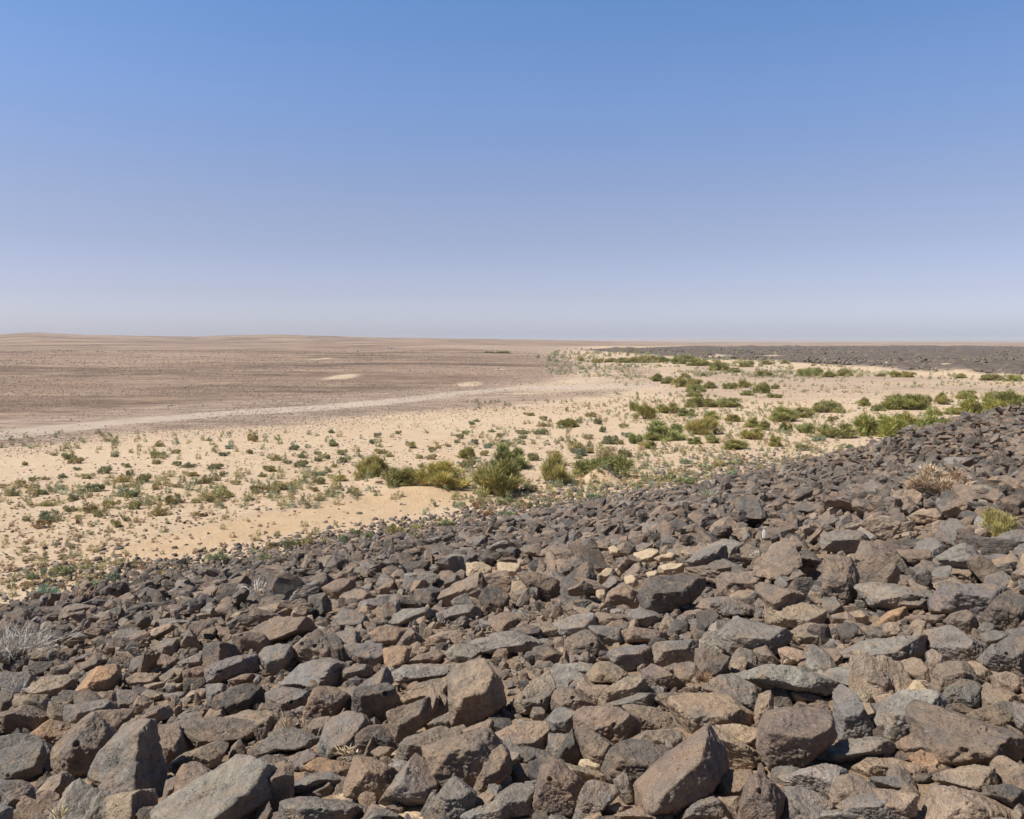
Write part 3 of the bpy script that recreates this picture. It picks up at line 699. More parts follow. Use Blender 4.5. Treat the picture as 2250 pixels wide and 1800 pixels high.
def ico(sub):
    p = (1+5**.5)/2
    v = [(-1, p, 0), (1, p, 0), (-1, -p, 0), (1, -p, 0), (0, -1, p), (0, 1, p), (0, -1, -p), (0, 1, -p), (p, 0, -1), (p, 0, 1), (-p, 0, -1), (-p, 0, 1)]
    f = [(0, 11, 5), (0, 5, 1), (0, 1, 7), (0, 7, 10), (0, 10, 11), (1, 5, 9), (5, 11, 4), (11, 10, 2), (10, 7, 6), (7, 1, 8), (3, 9, 4), (3, 4, 2), (3, 2, 6), (3, 6, 8), (3, 8, 9), (4, 9, 5), (2, 4, 11), (6, 2, 10), (8, 6, 7), (9, 8, 1)]
    V = np.array(v, float); V /= np.linalg.norm(V, axis=1)[:, None]; Fc = np.array(f)
    for _ in range(sub):
        e = np.sort(np.concatenate([Fc[:, [0, 1]], Fc[:, [1, 2]], Fc[:, [2, 0]]]), 1)
        ue, inv = np.unique(e, axis=0, return_inverse=True); inv = inv.ravel()
        mid = V[ue[:, 0]]+V[ue[:, 1]]; mid /= np.linalg.norm(mid, axis=1)[:, None]
        n = len(V); k = len(Fc); a, b, c = inv[:k]+n, inv[k:2*k]+n, inv[2*k:]+n
        V = np.concatenate([V, mid])
        Fc = np.concatenate([np.stack([Fc[:, 0], a, c], 1), np.stack([Fc[:, 1], b, a], 1), np.stack([Fc[:, 2], c, b], 1), np.stack([a, b, c], 1)])
    return V, Fc
ICO = {k: ico(k) for k in (0, 1, 2, 3, 4, 5)}

def poly_rock(N, D, ext, sub, p, seed, rough=1., pits=()):
    """rounded polyhedron: planes N (k,3), distances D; ext = half sizes used to spread the vertices evenly"""
    U, Fc = ICO[sub]
    ext = np.asarray(ext, float)
    Nn = N*ext
    q = np.maximum(U@Nn.T, 0)/D
    r = (q**p).sum(1)**(-1/p)
    base = U*r[:, None]*ext
    g = float(np.mean(ext))
    nrm = U/ext; nrm /= np.linalg.norm(nrm, axis=1)[:, None]
    s3 = np.array([seed*1.37, seed*.71, seed*2.1])
    P = base/g
    lo = fbm(P*1.6+s3, 3); md = fbm(P*4.2+s3*1.3, 4)
    ridg = 1-2*np.abs(fbm(P*2.6+s3*.6, 3)); 
    disp = g*rough*(.13*lo+.075*md-.045*np.clip(ridg-.55, 0, 1)*3)
    if sub >= 4: disp = disp+g*rough*.045*fbm(P*12+s3, 4)
    V = base+nrm*disp[:, None]
    for (dirv, rad, dep) in pits:
        dv = np.asarray(dirv)/np.linalg.norm(dirv)
        j = np.argmax(V@dv - .6*np.linalg.norm(V-np.outer(V@dv, dv), axis=1))
        dd = np.linalg.norm(V-V[j], axis=1)/rad
        V = V-dv*(dep*np.clip(1-dd**2, 0, 1)**.6)[:, None]
    return V, Fc

COLS = {'g': (.190, .170, .150), 'd': (.076, .066, .057), 'b': (.222, .164, .118), 't': (.330, .245, .168),
        'r': (.180, .128, .096), 'o': (.39, .235, .125), 'p': (.275, .245, .205), 'c': (.60, .50, .35)}
CNAME = {'g': 'grey', 'd': 'dark', 'b': 'brown', 't': 'tan', 'r': 'reddish', 'o': 'orange', 'p': 'pale grey', 'c': 'cream'}

def hull2(P):
    P = sorted(map(tuple, P))
    def half(P):
        o = []
        for p in P:
            while len(o) > 1 and (o[-1][0]-o[-2][0])*(p[1]-o[-2][1])-(o[-1][1]-o[-2][1])*(p[0]-o[-2][0]) <= 1e-9: o.pop()
            o.append(p)
        return o
    a, b = half(P), half(P[::-1]); return np.array(a[:-1]+b[:-1])
TILES = {'A1': (0, 1500), 'A2': (562, 1500), 'A3': (1125, 1500), 'A4': (1687, 1500), 'B1': (0, 1250), 'B2': (562, 1250), 'B3': (1125, 1250), 'B4': (1687, 1250)}
KT = 563/2156
def conv(tile, s):
    P = np.array([[float(a) for a in q.split(',')] for q in s.split()])
    if tile == 'S': return P
    return P*KT+np.array(TILES[tile])

ROCKS = []
for line in ROCK_DATA.strip().splitlines():
    f = line.split('|'); f += ['']*(6-len(f))
    P = hull2(conv(f[0], f[2]))
    ROCKS.append(dict(col=f[1], P=P, ridge=conv(f[0], f[3]) if f[3].strip() else None, label=f[4], short=f[5],
                      c=P.mean(0), lo=P.min(0), hi=P.max(0)))

def build_traced(R, idx):
    rg = np.random.default_rng(1000+idx)
    P = R['P']; lo, hi = R['lo'], R['hi']; w, h = hi-lo; uc, vc = (lo+hi)/2
    ub = P[np.argmax(P[:, 1]), 0]
    g = hit(uc*.6+ub*.4, hi[1]-.02*h, .16 if R['col'] == 'c' and vc < 1330 else .0)
    dist = (g[1]*CP-(g[2]-7)*SP)
    size = math.sqrt(w*h)*dist/F
    Th = size*(.42 if w < 2.2*h else .55)
    dc = dist+Th*.22
    rc = ray(uc, vc); O = CAM+rc*dc
    W = -rc/np.linalg.norm(rc); Rr = np.cross([0, 0, 1], W); Rr /= np.linalg.norm(Rr); Up = np.cross(W, Rr)
    def loc(q):
        d = ray(q[..., 0], q[..., 1]); t = ((O-CAM)@W)/(d@W); X = CAM+d*t[..., None]-O
        return np.stack([X@Rr, X@Up], -1)
    L = loc(P)*(1.15 if max(w, h) < 170 else 1.08)
    if True:
        a = 0; n = len(L); area = np.sum(L[:, 0]*np.roll(L[:, 1], -1)-np.roll(L[:, 0], -1)*L[:, 1])
        if area < 0: L = L[::-1]
    N = []; D = []
    for k in range(len(L)):
        p, q = L[k], L[(k+1) % len(L)]; e = q-p; ln = np.hypot(*e)
        if ln < 1e-4: continue
        n2 = np.array([e[1], -e[0]])/ln; tau = rg.uniform(-.15, .35)
        d = max(n2@p, .02)
        N.append([n2[0]*math.cos(tau), n2[1]*math.cos(tau), math.sin(tau)]); D.append(d*math.cos(tau))
    hw, hh = np.abs(L).max(0)
    if R['ridge'] is not None:
        q = loc(R['ridge']); a, b = q[0], q[1]; e = b-a; e = e/np.hypot(*e); pu = np.array([-e[1], e[0]])
        if abs(pu[1]) > .3:
            if pu[1] < 0: pu = -pu
        elif pu[0] > 0: pu = -pu
        a1 = math.radians(rg.uniform(28, 38)); a2 = math.radians(rg.uniform(48, 60))
        pt = (a+b)/2; p = rg.uniform(30, 60)
    else:
        sl = rg.uniform(-.5, .5); pu = np.array([-math.sin(sl), math.cos(sl)])
        pt = np.array([rg.uniform(-.3, .3)*hw, rg.uniform(-.45, .25)*hh]); a1 = math.radians(rg.uniform(30, 52)); a2 = math.radians(rg.uniform(45, 72))
        p = rg.uniform(16, 50)
    fr = Th*1.0
    for sgn, al in ((1, a1), (-1, a2)):
        n = np.array([sgn*pu[0]*math.cos(al), sgn*pu[1]*math.cos(al), math.sin(al)])
        N.append(n); D.append(max(n@np.array([pt[0], pt[1], fr]), .28*Th))
    th = rg.uniform(-.5, .4)       # a face turned to the right, one to the left
    for sx, am in ((1, .80), (-1, .85)):
        n = np.array([sx*math.cos(th)*.78, math.sin(th)*.78, rg.uniform(.4, .62)]); n /= np.linalg.norm(n)
        sup = (L@n[:2]).max(); N.append(n); D.append(max(.72*sup+.6*Th*n[2], .2*Th)*am*1.05)
    for _ in range(4):
        n = rg.normal(size=3); n /= np.linalg.norm(n)
        sup = max((L@n[:2]).max(), 0)+Th*abs(n[2]); N.append(n); D.append(sup*rg.uniform(.86, 1.02))
    N.append([0, 0, -1]); D.append(Th)
    pits = []
    hole = ('hole' in R['label'] or 'pit' in R['label']) and R['col'] != 'c'
    for k in range((2 if 'two' in R['label'] or 'pits' in R['label'] or 'holes' in R['label'] else 1) if hole else int(rg.integers(0, 11) == 0)):
        pits.append((np.array([rg.uniform(-.45, .45)*hw, rg.uniform(-.15, .45)*hh, Th]), size*rg.uniform(.045, .08), size*rg.uniform(.08, .18)))
    area = w*h
    sub = 5 if area > 5200 else (4 if area > 1200 else 3)
    V, Fc = poly_rock(np.array(N), np.array(D), (hw, hh, Th), sub, p, idx, .75 if R['col'] != 'c' else 1., pits)
    for ax in (0, 1):
        a0, a1_ = V[:, ax].min(), V[:, ax].max(); b0, b1 = L[:, ax].min(), L[:, ax].max()
        V[:, ax] = b0+(V[:, ax]-a0)/(a1_-a0)*(b1-b0)
    Wd = V[:, :1]*Rr+V[:, 1:2]*Up+V[:, 2:3]*W+O
    base = np.array([O[0], O[1], float(ground(O[0], O[1]))])
    c = np.array(COLS[R['col']])*rg.uniform(.86, 1.14)*(1+rg.uniform(-.05, .05, 3)*np.array([1, .3, -1]))
    o = mesh_obj('limestone' if R['col'] == 'c' else 'basalt_boulder', Wd-base, Fc, M_PALE if R['col'] == 'c' else M_ROCK, tint=c, smooth=True)
    o.location = base
    R['pos'] = O; R['o'] = o; R['size'] = size
    return o
M_PALE = plain('limestone', (.26, .18, .11), (.50, .40, .27), 9.)

for i, R in enumerate(ROCKS): build_traced(R, i)

# ------------------------------------------------------------------ labels relative to landmarks
ORD = 'nearest second third fourth fifth sixth seventh eighth ninth tenth eleventh twelfth thirteenth fourteenth fifteenth'.split()
def relabel(items, marks, noun):
    """items: dicts with c (pixel), desc; marks: (c, short).  Sets label: which one, its look, and where it lies from a landmark"""
    buckets = {}
    for it in items:
        best = min(marks, key=lambda m: math.hypot(m[0][0]-it['c'][0], (m[0][1]-it['c'][1])*1.3))
        dx, dy = it['c'][0]-best[0][0], it['c'][1]-best[0][1]
        if abs(dx) > 2*abs(dy): d = 'right of' if dx > 0 else 'left of'
        elif abs(dy) > 2*abs(dx): d = 'above' if dy < 0 else 'below'
        else: d = ('upper ' if dy < 0 else 'lower ')+('right of' if dx > 0 else 'left of')
        buckets.setdefault((best[1], d, it['desc']), []).append((math.hypot(dx, dy), it))
    for (s, d, desc), L in buckets.items():
        L.sort(key=lambda q: q[0])
        for k, (_, it) in enumerate(L):
            if len(L) == 1: it['label'] = f"{desc} {noun} {d} the {s}"
            else: it['label'] = f"{ORD[min(k, 14)]} {desc} {noun} {d} the {s}"
marks = [(R['c'], R['short']) for R in ROCKS if R['short']]
rest = [R for R in ROCKS if not R['label']]
for R in rest:
    w, h = R['hi']-R['lo']; a = w*h
    sh = 'upright' if h > 1.25*w else ('long' if w > 2.4*h else ('flat' if w > 1.7*h else 'chunky'))
    R['desc'] = ('big ' if a > 9000 else ('small ' if a < 1600 else ''))+sh+' '+CNAME[R['col']]
relabel([r for r in rest if r['col'] != 'c'], marks, 'rock'); relabel([r for r in rest if r['col'] == 'c'], marks, 'limestone piece')
for R in ROCKS:
    R['c'] = (R['lo']+R['hi'])/2
    if R['col'] == 'c': tag(R['o'], R['label'], 'stone', 'pale limestone pieces among the dark boulders')
    else: tag(R['o'], R['label'], 'rock', 'dark basalt boulders covering the slope')

# ------------------------------------------------------------------ the rest of the boulder field: one mass
MW, MH = 562, 450
mask = np.zeros((MH+60, MW), bool)
yy, xx = np.mgrid[0:MH+60, 0:MW]; px, py = xx*4+2, yy*4+2
for R in ROCKS:
    P = R['P']; m = np.ones_like(mask); n = len(P)
    ctr = P.mean(0)
    for k in range(n):
        p, q = P[k], P[(k+1) % n]; e = q-p
        s = e[0]*(py-p[1])-e[1]*(px-p[0]); s0 = e[0]*(ctr[1]-p[1])-e[1]*(ctr[0]-p[0])
        m &= (s*s0 >= 0)
    mask |= m
SANDP = [conv('A2', s) for s in ("560,640 720,590 860,600 700,700", "900,600 1050,560 1200,600 1200,690 1050,640", "690,870 780,870 760,960 720,980", "800,990 960,980 1480,1060 1400,1149 1200,1130", "780,760 830,770 800,830")]
SANDP += [conv('A1', "300,430 460,340 640,390 600,520 460,590"), conv('B4', "1240,960 1380,960 1380,1040 1150,1030")]
sand_mask = np.zeros_like(mask)
for P in SANDP:
    P = hull2(P); ctr = P.mean(0); m = np.ones_like(mask)
    for k in range(len(P)):
        p, q = P[k], P[(k+1) % len(P)]; e = q-p
        m &= ((e[0]*(py-p[1])-e[1]*(px-p[0]))*(e[0]*(ctr[1]-p[1])-e[1]*(ctr[0]-p[0])) >= 0)
    sand_mask |= m
def inmask(M, u, v):
    i = np.clip((v/4).astype(int), 0, M.shape[0]-1); j = np.clip((u/4).astype(int), 0, M.shape[1]-1)
    return M[i, j] & (u >= 0) & (u < 2250) & (v >= 0) & (v < 1800+200)

# prototypes
def unit_rock(seed, sub):
    rg = np.random.default_rng(seed+50)
    k = rg.integers(5, 10); N = rg.normal(size=(k, 3)); N /= np.linalg.norm(N, axis=1)[:, None]
    D = rg.uniform(.38, .9, k)
    N = np.concatenate([N, np.eye(3), -np.eye(3)]); D = np.concatenate([D, np.full(6, 1.)])
    return poly_rock(N, D, (1, 1, 1), sub, rg.uniform(25, 80), seed, .95)
PROTO = {s: [unit_rock(k, s) for k in range(26)] for s in (0, 1, 2, 3)}
PROTO[4] = [unit_rock(k, 4) for k in range(12)]
def rotm(n, rg, flat=True):
    a = rg.uniform(0, 2*math.pi, n); t = rg.normal(0, .5, n); b = rg.uniform(0, 2*math.pi, n)
    Rz = np.zeros((n, 3, 3)); Rz[:, 0, 0] = Rz[:, 1, 1] = np.cos(a); Rz[:, 0, 1] = -np.sin(a); Rz[:, 1, 0] = np.sin(a); Rz[:, 2, 2] = 1
    ax = np.stack([np.cos(b), np.sin(b), 0*b], -1); c, s = np.cos(t), np.sin(t)
    K = np.zeros((n, 3, 3)); K[:, 0, 1] = -ax[:, 2]; K[:, 0, 2] = ax[:, 1]; K[:, 1, 0] = ax[:, 2]; K[:, 1, 2] = -ax[:, 0]; K[:, 2, 0] = -ax[:, 1]; K[:, 2, 1] = ax[:, 0]
    I = np.eye(3)[None]; Rt = I+s[:, None, None]*K+(1-c)[:, None, None]*(K@K)
    return Rt@Rz
def batch(pos, scale, cols, sub, rg):
    Vs = []; Fs = []; Cs = []; off = 0; n = len(pos)
    R = rotm(n, rg); pid = rg.integers(0, len(PROTO[sub]), n)
    for k in range(len(PROTO[sub])):
        sel = np.where(pid == k)[0]
        if not len(sel): continue
        V, Fc = PROTO[sub][k]
        W = V[None]*scale[sel][:, None, :]
        W = np.einsum('nij,nvj->nvi', R[sel], W)+pos[sel][:, None, :]
        Vs.append(W.reshape(-1, 3)); Cs.append(np.repeat(cols[sel], len(V), 0))
        Fs.append((Fc[None]+(np.arange(len(sel))*len(V))[:, None, None]+off).reshape(-1, 3)); off += len(sel)*len(V)
    return np.concatenate(Vs), np.concatenate(Fs), np.concatenate(Cs)
def merge(L):
    Vs, Fs, Cs, off = [], [], [], 0
    for V, Fc, C in L:
        Vs.append(V); Fs.append(Fc+off); Cs.append(C); off += len(V)
    return np.concatenate(Vs), np.concatenate(Fs), np.concatenate(Cs)
def rock_cols(n, rg, far=None):
    pal = np.array([COLS[c] for c in 'gggpdddbbbbrtt']); c = pal[rg.integers(0, len(pal), n)]
    if far is not None:
        p2 = np.array([COLS[c_] for c_ in 'ggdddddddbbrr']); c2 = p2[rg.integers(0, len(p2), n)]; c = np.where((far > rg.uniform(size=n))[:, None], c2, c)
    return c*rg.uniform(.75, 1.2, (n, 1))

cell = .285
gx, gy = np.meshgrid(np.arange(-16, 58, cell), np.arange(2.6, 66, cell))
gx = gx.ravel()+rng.uniform(-.5, .5, gx.size)*cell; gy = gy.ravel()+rng.uniform(-.5, .5, gy.size)*cell
s = S_(gx, gy)
edge = 1.0*fbm2(gx, gy, .5, 3, 21.)
ok = (s > .75+edge*1.3) & (np.abs(gx) < .72*gy+1.8) & (gy < 62) & (rng.uniform(size=gx.size) < .97)
gx, gy = gx[ok], gy[ok]; gz = ground(gx, gy); n = len(gx)
rad = .140*np.exp(rng.normal(0, .42, n)); rad = np.minimum(np.clip(rad, .06, .28), .28-.07*sstep(7, 11, gy))*(1-.14*sstep(10, 24, gy))
big = rng.uniform(size=n) < .03; rad[big] *= 1.35
asp = np.stack([rad*rng.uniform(1.0, 1.7, n), rad*rng.uniform(.8, 1.2, n), rad*rng.uniform(.38, .85, n)], -1)
P0 = np.stack([gx, gy, gz+asp[:, 2]*rng.uniform(.0, .9, n)+rng.uniform(-.04, .20, n)*sstep(0, 5, s[ok])], -1)
pu, pv, pd = project(P0)
top = P0+np.array([0, 0, 1.])*asp[:, 2:3]; tu, tv, _ = project(top)
rpx = rad*F/pd
cov = inmask(mask, pu, pv) | inmask(mask, tu, tv) | inmask(mask, pu+rpx*.8, pv) | inmask(mask, pu-rpx*.8, pv) | inmask(mask, pu, pv-rpx*1.1) | inmask(mask, pu, pv-rpx*1.6)
cov = cov | ((np.abs(pu-1678) < 26) & (pv > 1150) & (pv < 1215))
sandy = inmask(sand_mask, pu, pv) | inmask(sand_mask, tu, tv) | inmask(sand_mask, pu+rpx, pv) | inmask(sand_mask, pu-rpx, pv)
# under the traced boulders only low fill is left; it peeps out of the gaps
P0[cov, 2] = gz[cov]-asp[cov, 2]*.72
asp[cov] *= .85
keep = ~sandy & ~(cov & (pd < 4.2))
P0, asp, pd2, n = P0[keep], asp[keep], pd[keep], int(keep.sum())
cc = rock_cols(n, rng, sstep(9, 20, pd2))
parts = []
for sub, a, b in ((4, 0, 5.5), (3, 5.5, 12.5), (2, 12.5, 200)):
    m = (pd2 >= a) & (pd2 < b)
    if m.any(): parts.append(batch(P0[m], asp[m], cc[m], sub, rng))
# small gravelly chips between them
for (cl, r0, d0, d1, sb) in ((.11, .040, 2.8, 10, 2), (.22, .06, 10, 34, 1)):
    hx, hy = np.meshgrid(np.arange(-14, 30, cl), np.arange(d0, d1, cl)); hx = hx.ravel()+rng.uniform(-.5, .5, hx.size)*cl; hy = hy.ravel()+rng.uniform(-.5, .5, hy.size)*cl
    o2 = (S_(hx, hy) > -1.8+1.6*fbm2(hx, hy, .6, 3, 5.)) & (np.abs(hx) < .68*hy+1) & (rng.uniform(size=hx.size) < .8); hx, hy = hx[o2], hy[o2]
    hz = ground(hx, hy); q = np.stack([hx, hy, hz], -1); u_, v_, _ = project(q); k2 = ~inmask(sand_mask, u_, v_) & ~(inmask(mask, u_, v_) & inmask(mask, u_, v_-10)); q = q[k2]; m_ = len(q)
    rr = r0*np.exp(rng.normal(0, .35, m_)); sc = rr[:, None]*rng.uniform(.6, 1.5, (m_, 3)); q[:, 2] += sc[:, 2]*.3
    parts.append(batch(q, sc, rock_cols(m_, rng, sstep(9, 20, q[:, 1])), sb, rng))
V, Fc, C = merge(parts)
o = mesh_obj('smaller_basalt_rocks', V, Fc, M_ROCK, tint=C, smooth=False)
tag(o, 'dense field of smaller dark basalt rocks filling the slope between the boulders', 'rocks', None, 'stuff')
print('rock field', n, len(V))

# stones strewn over the sand beside the slope and over the flat
def in_ochre(x, y, rg): return (poly_in(Z['ochre'], x, y) > 0) & (rg.uniform(size=len(x)) < .80)
L = []
def strew(n, fx, rmin, rmax, cols, sub, flat_=.7):
    x, y = fx(n); z = ground(x, y); r = np.exp(rng.uniform(math.log(rmin), math.log(rmax), len(x)))
    sc = r[:, None]*np.stack([rng.uniform(.8, 1.5, len(x)), rng.uniform(.8, 1.3, len(x)), rng.uniform(.45, .9, len(x))*flat_*1.3], -1)
    q = np.stack([x, y, z+sc[:, 2]*.25], -1); c = np.array(cols)[rng.integers(0, len(cols), len(x))]*rng.uniform(.7, 1.2, (len(x), 1))
    L.append(batch(q, sc, c, sub, rng))
def foot(n):     # thick just below the foot of the slope, thinning outward
    t = rng.uniform(-16, 34, n); dd = -np.abs(rng.exponential(1.7, n)); x = t; y = .82*t+32.5-dd/.773
    k = (fbm2(x, y, .22, 3, 31.) > -.02-.2*rng.uniform(size=n)) & ~in_ochre(x, y, rng); return x[k], y[k]
strew(5600, foot, .03, .17, [COLS['d'], COLS['g'], COLS['b']], 1)
def foot2(n):
    t = rng.uniform(-18, 40, n); dd = -np.abs(rng.exponential(5., n))-1; x = t; y = .82*t+32.5-dd/.773
    k = (fbm2(x, y, .12, 3, 51.) > 0) & ~in_ochre(x, y, rng); return x[k], y[k]
strew(2600, foot2, .03, .10, [COLS['g'], COLS['d'], COLS['b'], (.30, .20, .13)], 1)
def flatw(n):
    yv = 1/rng.uniform(1/110, 1/24, n); x = rng.uniform(-.66, .66, n)*yv; k = (S_(x, yv) < -2) & (fbm2(x, yv, .09, 3, 61.) > -.1) & ~in_ochre(x, yv, rng); return x[k], yv[k]
strew(9000, flatw, .03, .085, [(.30, .20, .13), (.25, .17, .115), (.18, .13, .10), (.42, .29, .18)], 1)
def grain(n, t0, t1, pal, cond, k0, k1):
    yv = 7/rng.uniform(t0, t1, n); x = rng.uniform(-.66, .66, n)*yv; kk = cond(x, yv); x, yv = x[kk], yv[kk]; z = ground(x, yv); n = len(x)
    r = yv*rng.uniform(k0, k1, n); sc = r[:, None]*np.stack([rng.uniform(.8, 2.2, n), rng.uniform(.8, 1.6, n), rng.uniform(.4, .8, n)], -1)
    c = np.array(pal)[rng.integers(0, len(pal), n)]*rng.uniform(.75, 1.2, (n, 1))
    L.append(batch(np.stack([x, yv, z+sc[:, 2]*.2], -1), sc, c, 0, rng))
BP = [(.19, .135, .10), (.24, .17, .125), (.30, .22, .16), (.16, .115, .085), (.44, .33, .23), (.36, .26, .185)]
UU = lambda x, y: 1125+F*x/y
VV = lambda x, y: 750+F*7/y
GL = [-900, 0, 300, 600, 900, 1180, 1380, 1500]; GV = [1050, 985, 952, 936, 908, 886, 858, 800]
grain(150000, .012, .15, BP, lambda x, y: (VV(x, y)+30*(rng.uniform(size=x.size)**2) < np.interp(UU(x, y), GL, GV)+25) & (UU(x, y) < 1450) & (fbm2(x, y, .05, 4, 91.) > -.2) & ~(((poly_in(Z['road'], x, y) > 0) | (poly_in(Z['pale1'], x, y) > 0)) & (rng.uniform(size=x.size) < .88)), .00025, .00080)
grain(16000, .05, .17, [(.30, .20, .13), (.22, .15, .10), (.36, .25, .16)], lambda x, y: (S_(x, y) < -3) & (fbm2(x, y, .15, 3, 12.) > -.05) & ~in_ochre(x, y, rng), .0004, .0011)
V, Fc, C = merge(L)
o = mesh_obj('scattered_stones', V, Fc, M_ROCK, tint=C, smooth=True)
tag(o, 'small loose stones scattered over the sand at the foot of the rocky slope', 'stones', None, 'stuff')
# black lava rubble in the right distance
L = []
def lavaf(n):
    r = 1/rng.uniform(1/1050, 1/170, n); a = rng.uniform(.06, .66, n); x = a*r; k = zone_lava(x, r) > .55; return x[k], r[k]
def build_ground():
    # polar sheet, dense inside the view, one mesh out to the horizon
    an = np.concatenate([np.linspace(-math.pi, -.72, 60, endpoint=False), np.linspace(-.72, .72, 760), np.linspace(.72, math.pi, 60)[1:-1]])
    t = np.concatenate([1/np.linspace(.35, 2.2, 14, endpoint=False), np.linspace(.455*7/7, .0048, 430)])
    r = np.concatenate([np.linspace(.3, 2.4, 10, endpoint=False), 1.0/np.linspace(1/2.4, 1/14., 120, endpoint=False), 7/np.linspace(.5, .0048, 420, endpoint=False), 7/np.geomspace(.0048, .0003, 90)])
    A, Rr = np.meshgrid(an, r); X = Rr*np.sin(A); Y = Rr*np.cos(A)
    Zz = ground(X, Y)
    lv = np.where((Y > 100) & (X > 0), zone_lava(X, Y), 0)
    Zz = Zz+lv*(sstep(.3, .9, lv))*(.6+2.4*fbm2(X, Y, .045, 5, 8.)+1.6*fbm2(X, Y, .2, 3, 18.))*sstep(2000, 900, Rr)
    # a low rise on the lava field
    for (u, rr, hw, hh) in ((2165, 930, 60, 5.5), (1570, 900, 40, 2.6), (1500, 950, 60, 1.2)):
        mx, my = (u-1125)/F*rr, rr; Zz = Zz+hh*np.exp(-((X-mx)/(hw*rr/F*.7))**2-((Y-my)/60)**2)
    nr, na = A.shape; V = np.stack([X, Y, Zz], -1).reshape(-1, 3)
    V = np.concatenate([V, [[0, 0, float(ground(0., 0.))]]])
    i = np.arange(nr-1)[:, None]*na+np.arange(na)[None]; j = np.arange(nr-1)[:, None]*na+(np.arange(na)+1)[None] % na
    Fq = np.stack([i, i+na, j+na, j], -1).reshape(-1, 4)[:, ::-1]
    o = mesh_obj('ground', V, Fq, M_GROUND, smooth=True)
    x, y = V[:, 0], V[:, 1]; rad = np.hypot(x, y)+.1; fr = y > 0
    def soft(name, k=.05): return .5+.5*np.clip(poly_in(Z[name], x, y)/(k*rad), -1, 1)
    grav = np.where(fr, soft('gravel', .06), 0); brown = np.where(fr, soft('brown', .05), 0)
    road = np.where(fr, soft('road', .012), 0); lava = np.where(fr, soft('lava', .05), 0)
    pale = np.maximum(np.where(fr, soft('pale1', .05), 0), np.where(fr, soft('pale2', .03), 0))*.9
    for (u, v, a, b) in ELL:
        cx, cy = flat(u, v); x2, y2 = flat(u, v-b); x3, y3 = flat(u, v+b); ry = (y2-y3)/2; rx = a*cy/F
        pale = np.maximum(pale, np.clip(1.2-.7*np.hypot((x-cx)/rx, (y-cy)/ry), 0, 1)*fr)
    och = np.maximum(np.where(fr, soft('ochre', .03), 0), np.where(fr, soft('ochre2', .03), 0))
    grav = np.maximum(grav, np.where(fr, soft('gravel2', .06), 0)*.53)
    gb = np.where(fr, soft('grayband', .04), 0)
    grav = np.maximum(grav, gb*.72)
    far = (rad > 2300)
    for arr, val in ((grav, .8), ): arr[far] = val
    brown = np.where(rad > 950, .70+.12*sstep(.22, .0, x/np.maximum(y, 1)), brown)
    for nm, (a, b, c) in (('zone_a', (grav, lava, road)), ('zone_b', (pale, och, brown))):
        at = o.data.attributes.new(nm, 'FLOAT_COLOR', 'POINT'); q = np.ones((len(V), 4), np.float32)
        q[:, 0], q[:, 1], q[:, 2] = a, b, c; at.data.foreach_set('color', q.ravel())
    bed_shade = sstep(.3, 1.6, S_(x, y))  # mask of the painted gap shade; the open sand patches are cut out below
    for P in SANDP:
        pc = P.mean(0); w_ = np.array([hit(*(pc+(p-pc)*1.25))[:2] for p in P]); bed_shade = bed_shade*(1-np.clip(.5+poly_in(w_, x, y)/.10, 0, 1)*(rad < 12))
    at = o.data.attributes.new('zone_c', 'FLOAT_COLOR', 'POINT'); q = np.ones((len(V), 4), np.float32); q[:, 0] = bed_shade; at.data.foreach_set('color', q.ravel())
    o['kind'] = 'structure'
    return o
G = build_ground()
def gz_lava(x, y):
    return ground(x, y)
L = []
strew(9000, lavaf, .25, .9, [(.07, .056, .05), (.10, .082, .07), (.15, .12, .10)], 1, .8)
V, Fc, C = merge(L)
V[:, 2] += 0.4
o = mesh_obj('lava_rubble', V, Fc, M_ROCK, tint=C, smooth=False)
tag(o, 'black basalt rubble covering the lava field in the right distance', 'rocks', None, 'stuff')

# far hazy hills
M_HILL = plain('far_hill_soil', (.26, .21, .18), (.36, .29, .24), .004, .95)
def hills():
    an = np.linspace(-.75, .85, 400); R0 = 9000.
    us = 1125+F*np.tan(an)
    hpx = np.interp(us, [-900, 0, 700, 1000, 1180, 1300, 1500, 1650, 1800, 2000, 2250, 3200], [-2, -2, 1.0, 4.0, 5.5, 3.8, 6.6, 5.5, 3.5, 3.0, 2.0, 2])
    hpx = hpx+1.0*fbm(np.stack([us*.012, us*0, us*0], -1), 5)
    rows = []
    for k, (dr, f) in enumerate(((-1400, 0.), (-900, .35), (-400, .75), (0, 1.), (500, .7), (1500, 0.))):
        r = R0+dr; h = np.maximum(0, 7+hpx/F*R0)*f-(3 if f == 0 else 0)+ (12*fbm(np.stack([us*.02, us*0+k*3., us*0], -1), 4) if f else 0)*(f < 1)
        rows.append(np.stack([r*np.sin(an), r*np.cos(an), h], -1))
    V = np.concatenate(rows); na = len(an)
    i = np.arange(5)[:, None]*na+np.arange(na-1)[None]
    Fq = np.stack([i, i+1, i+1+na, i+na], -1).reshape(-1, 4)
    o = mesh_obj('distant_hills', V, Fq, M_HILL, smooth=True); o['kind'] = 'structure'
hills()

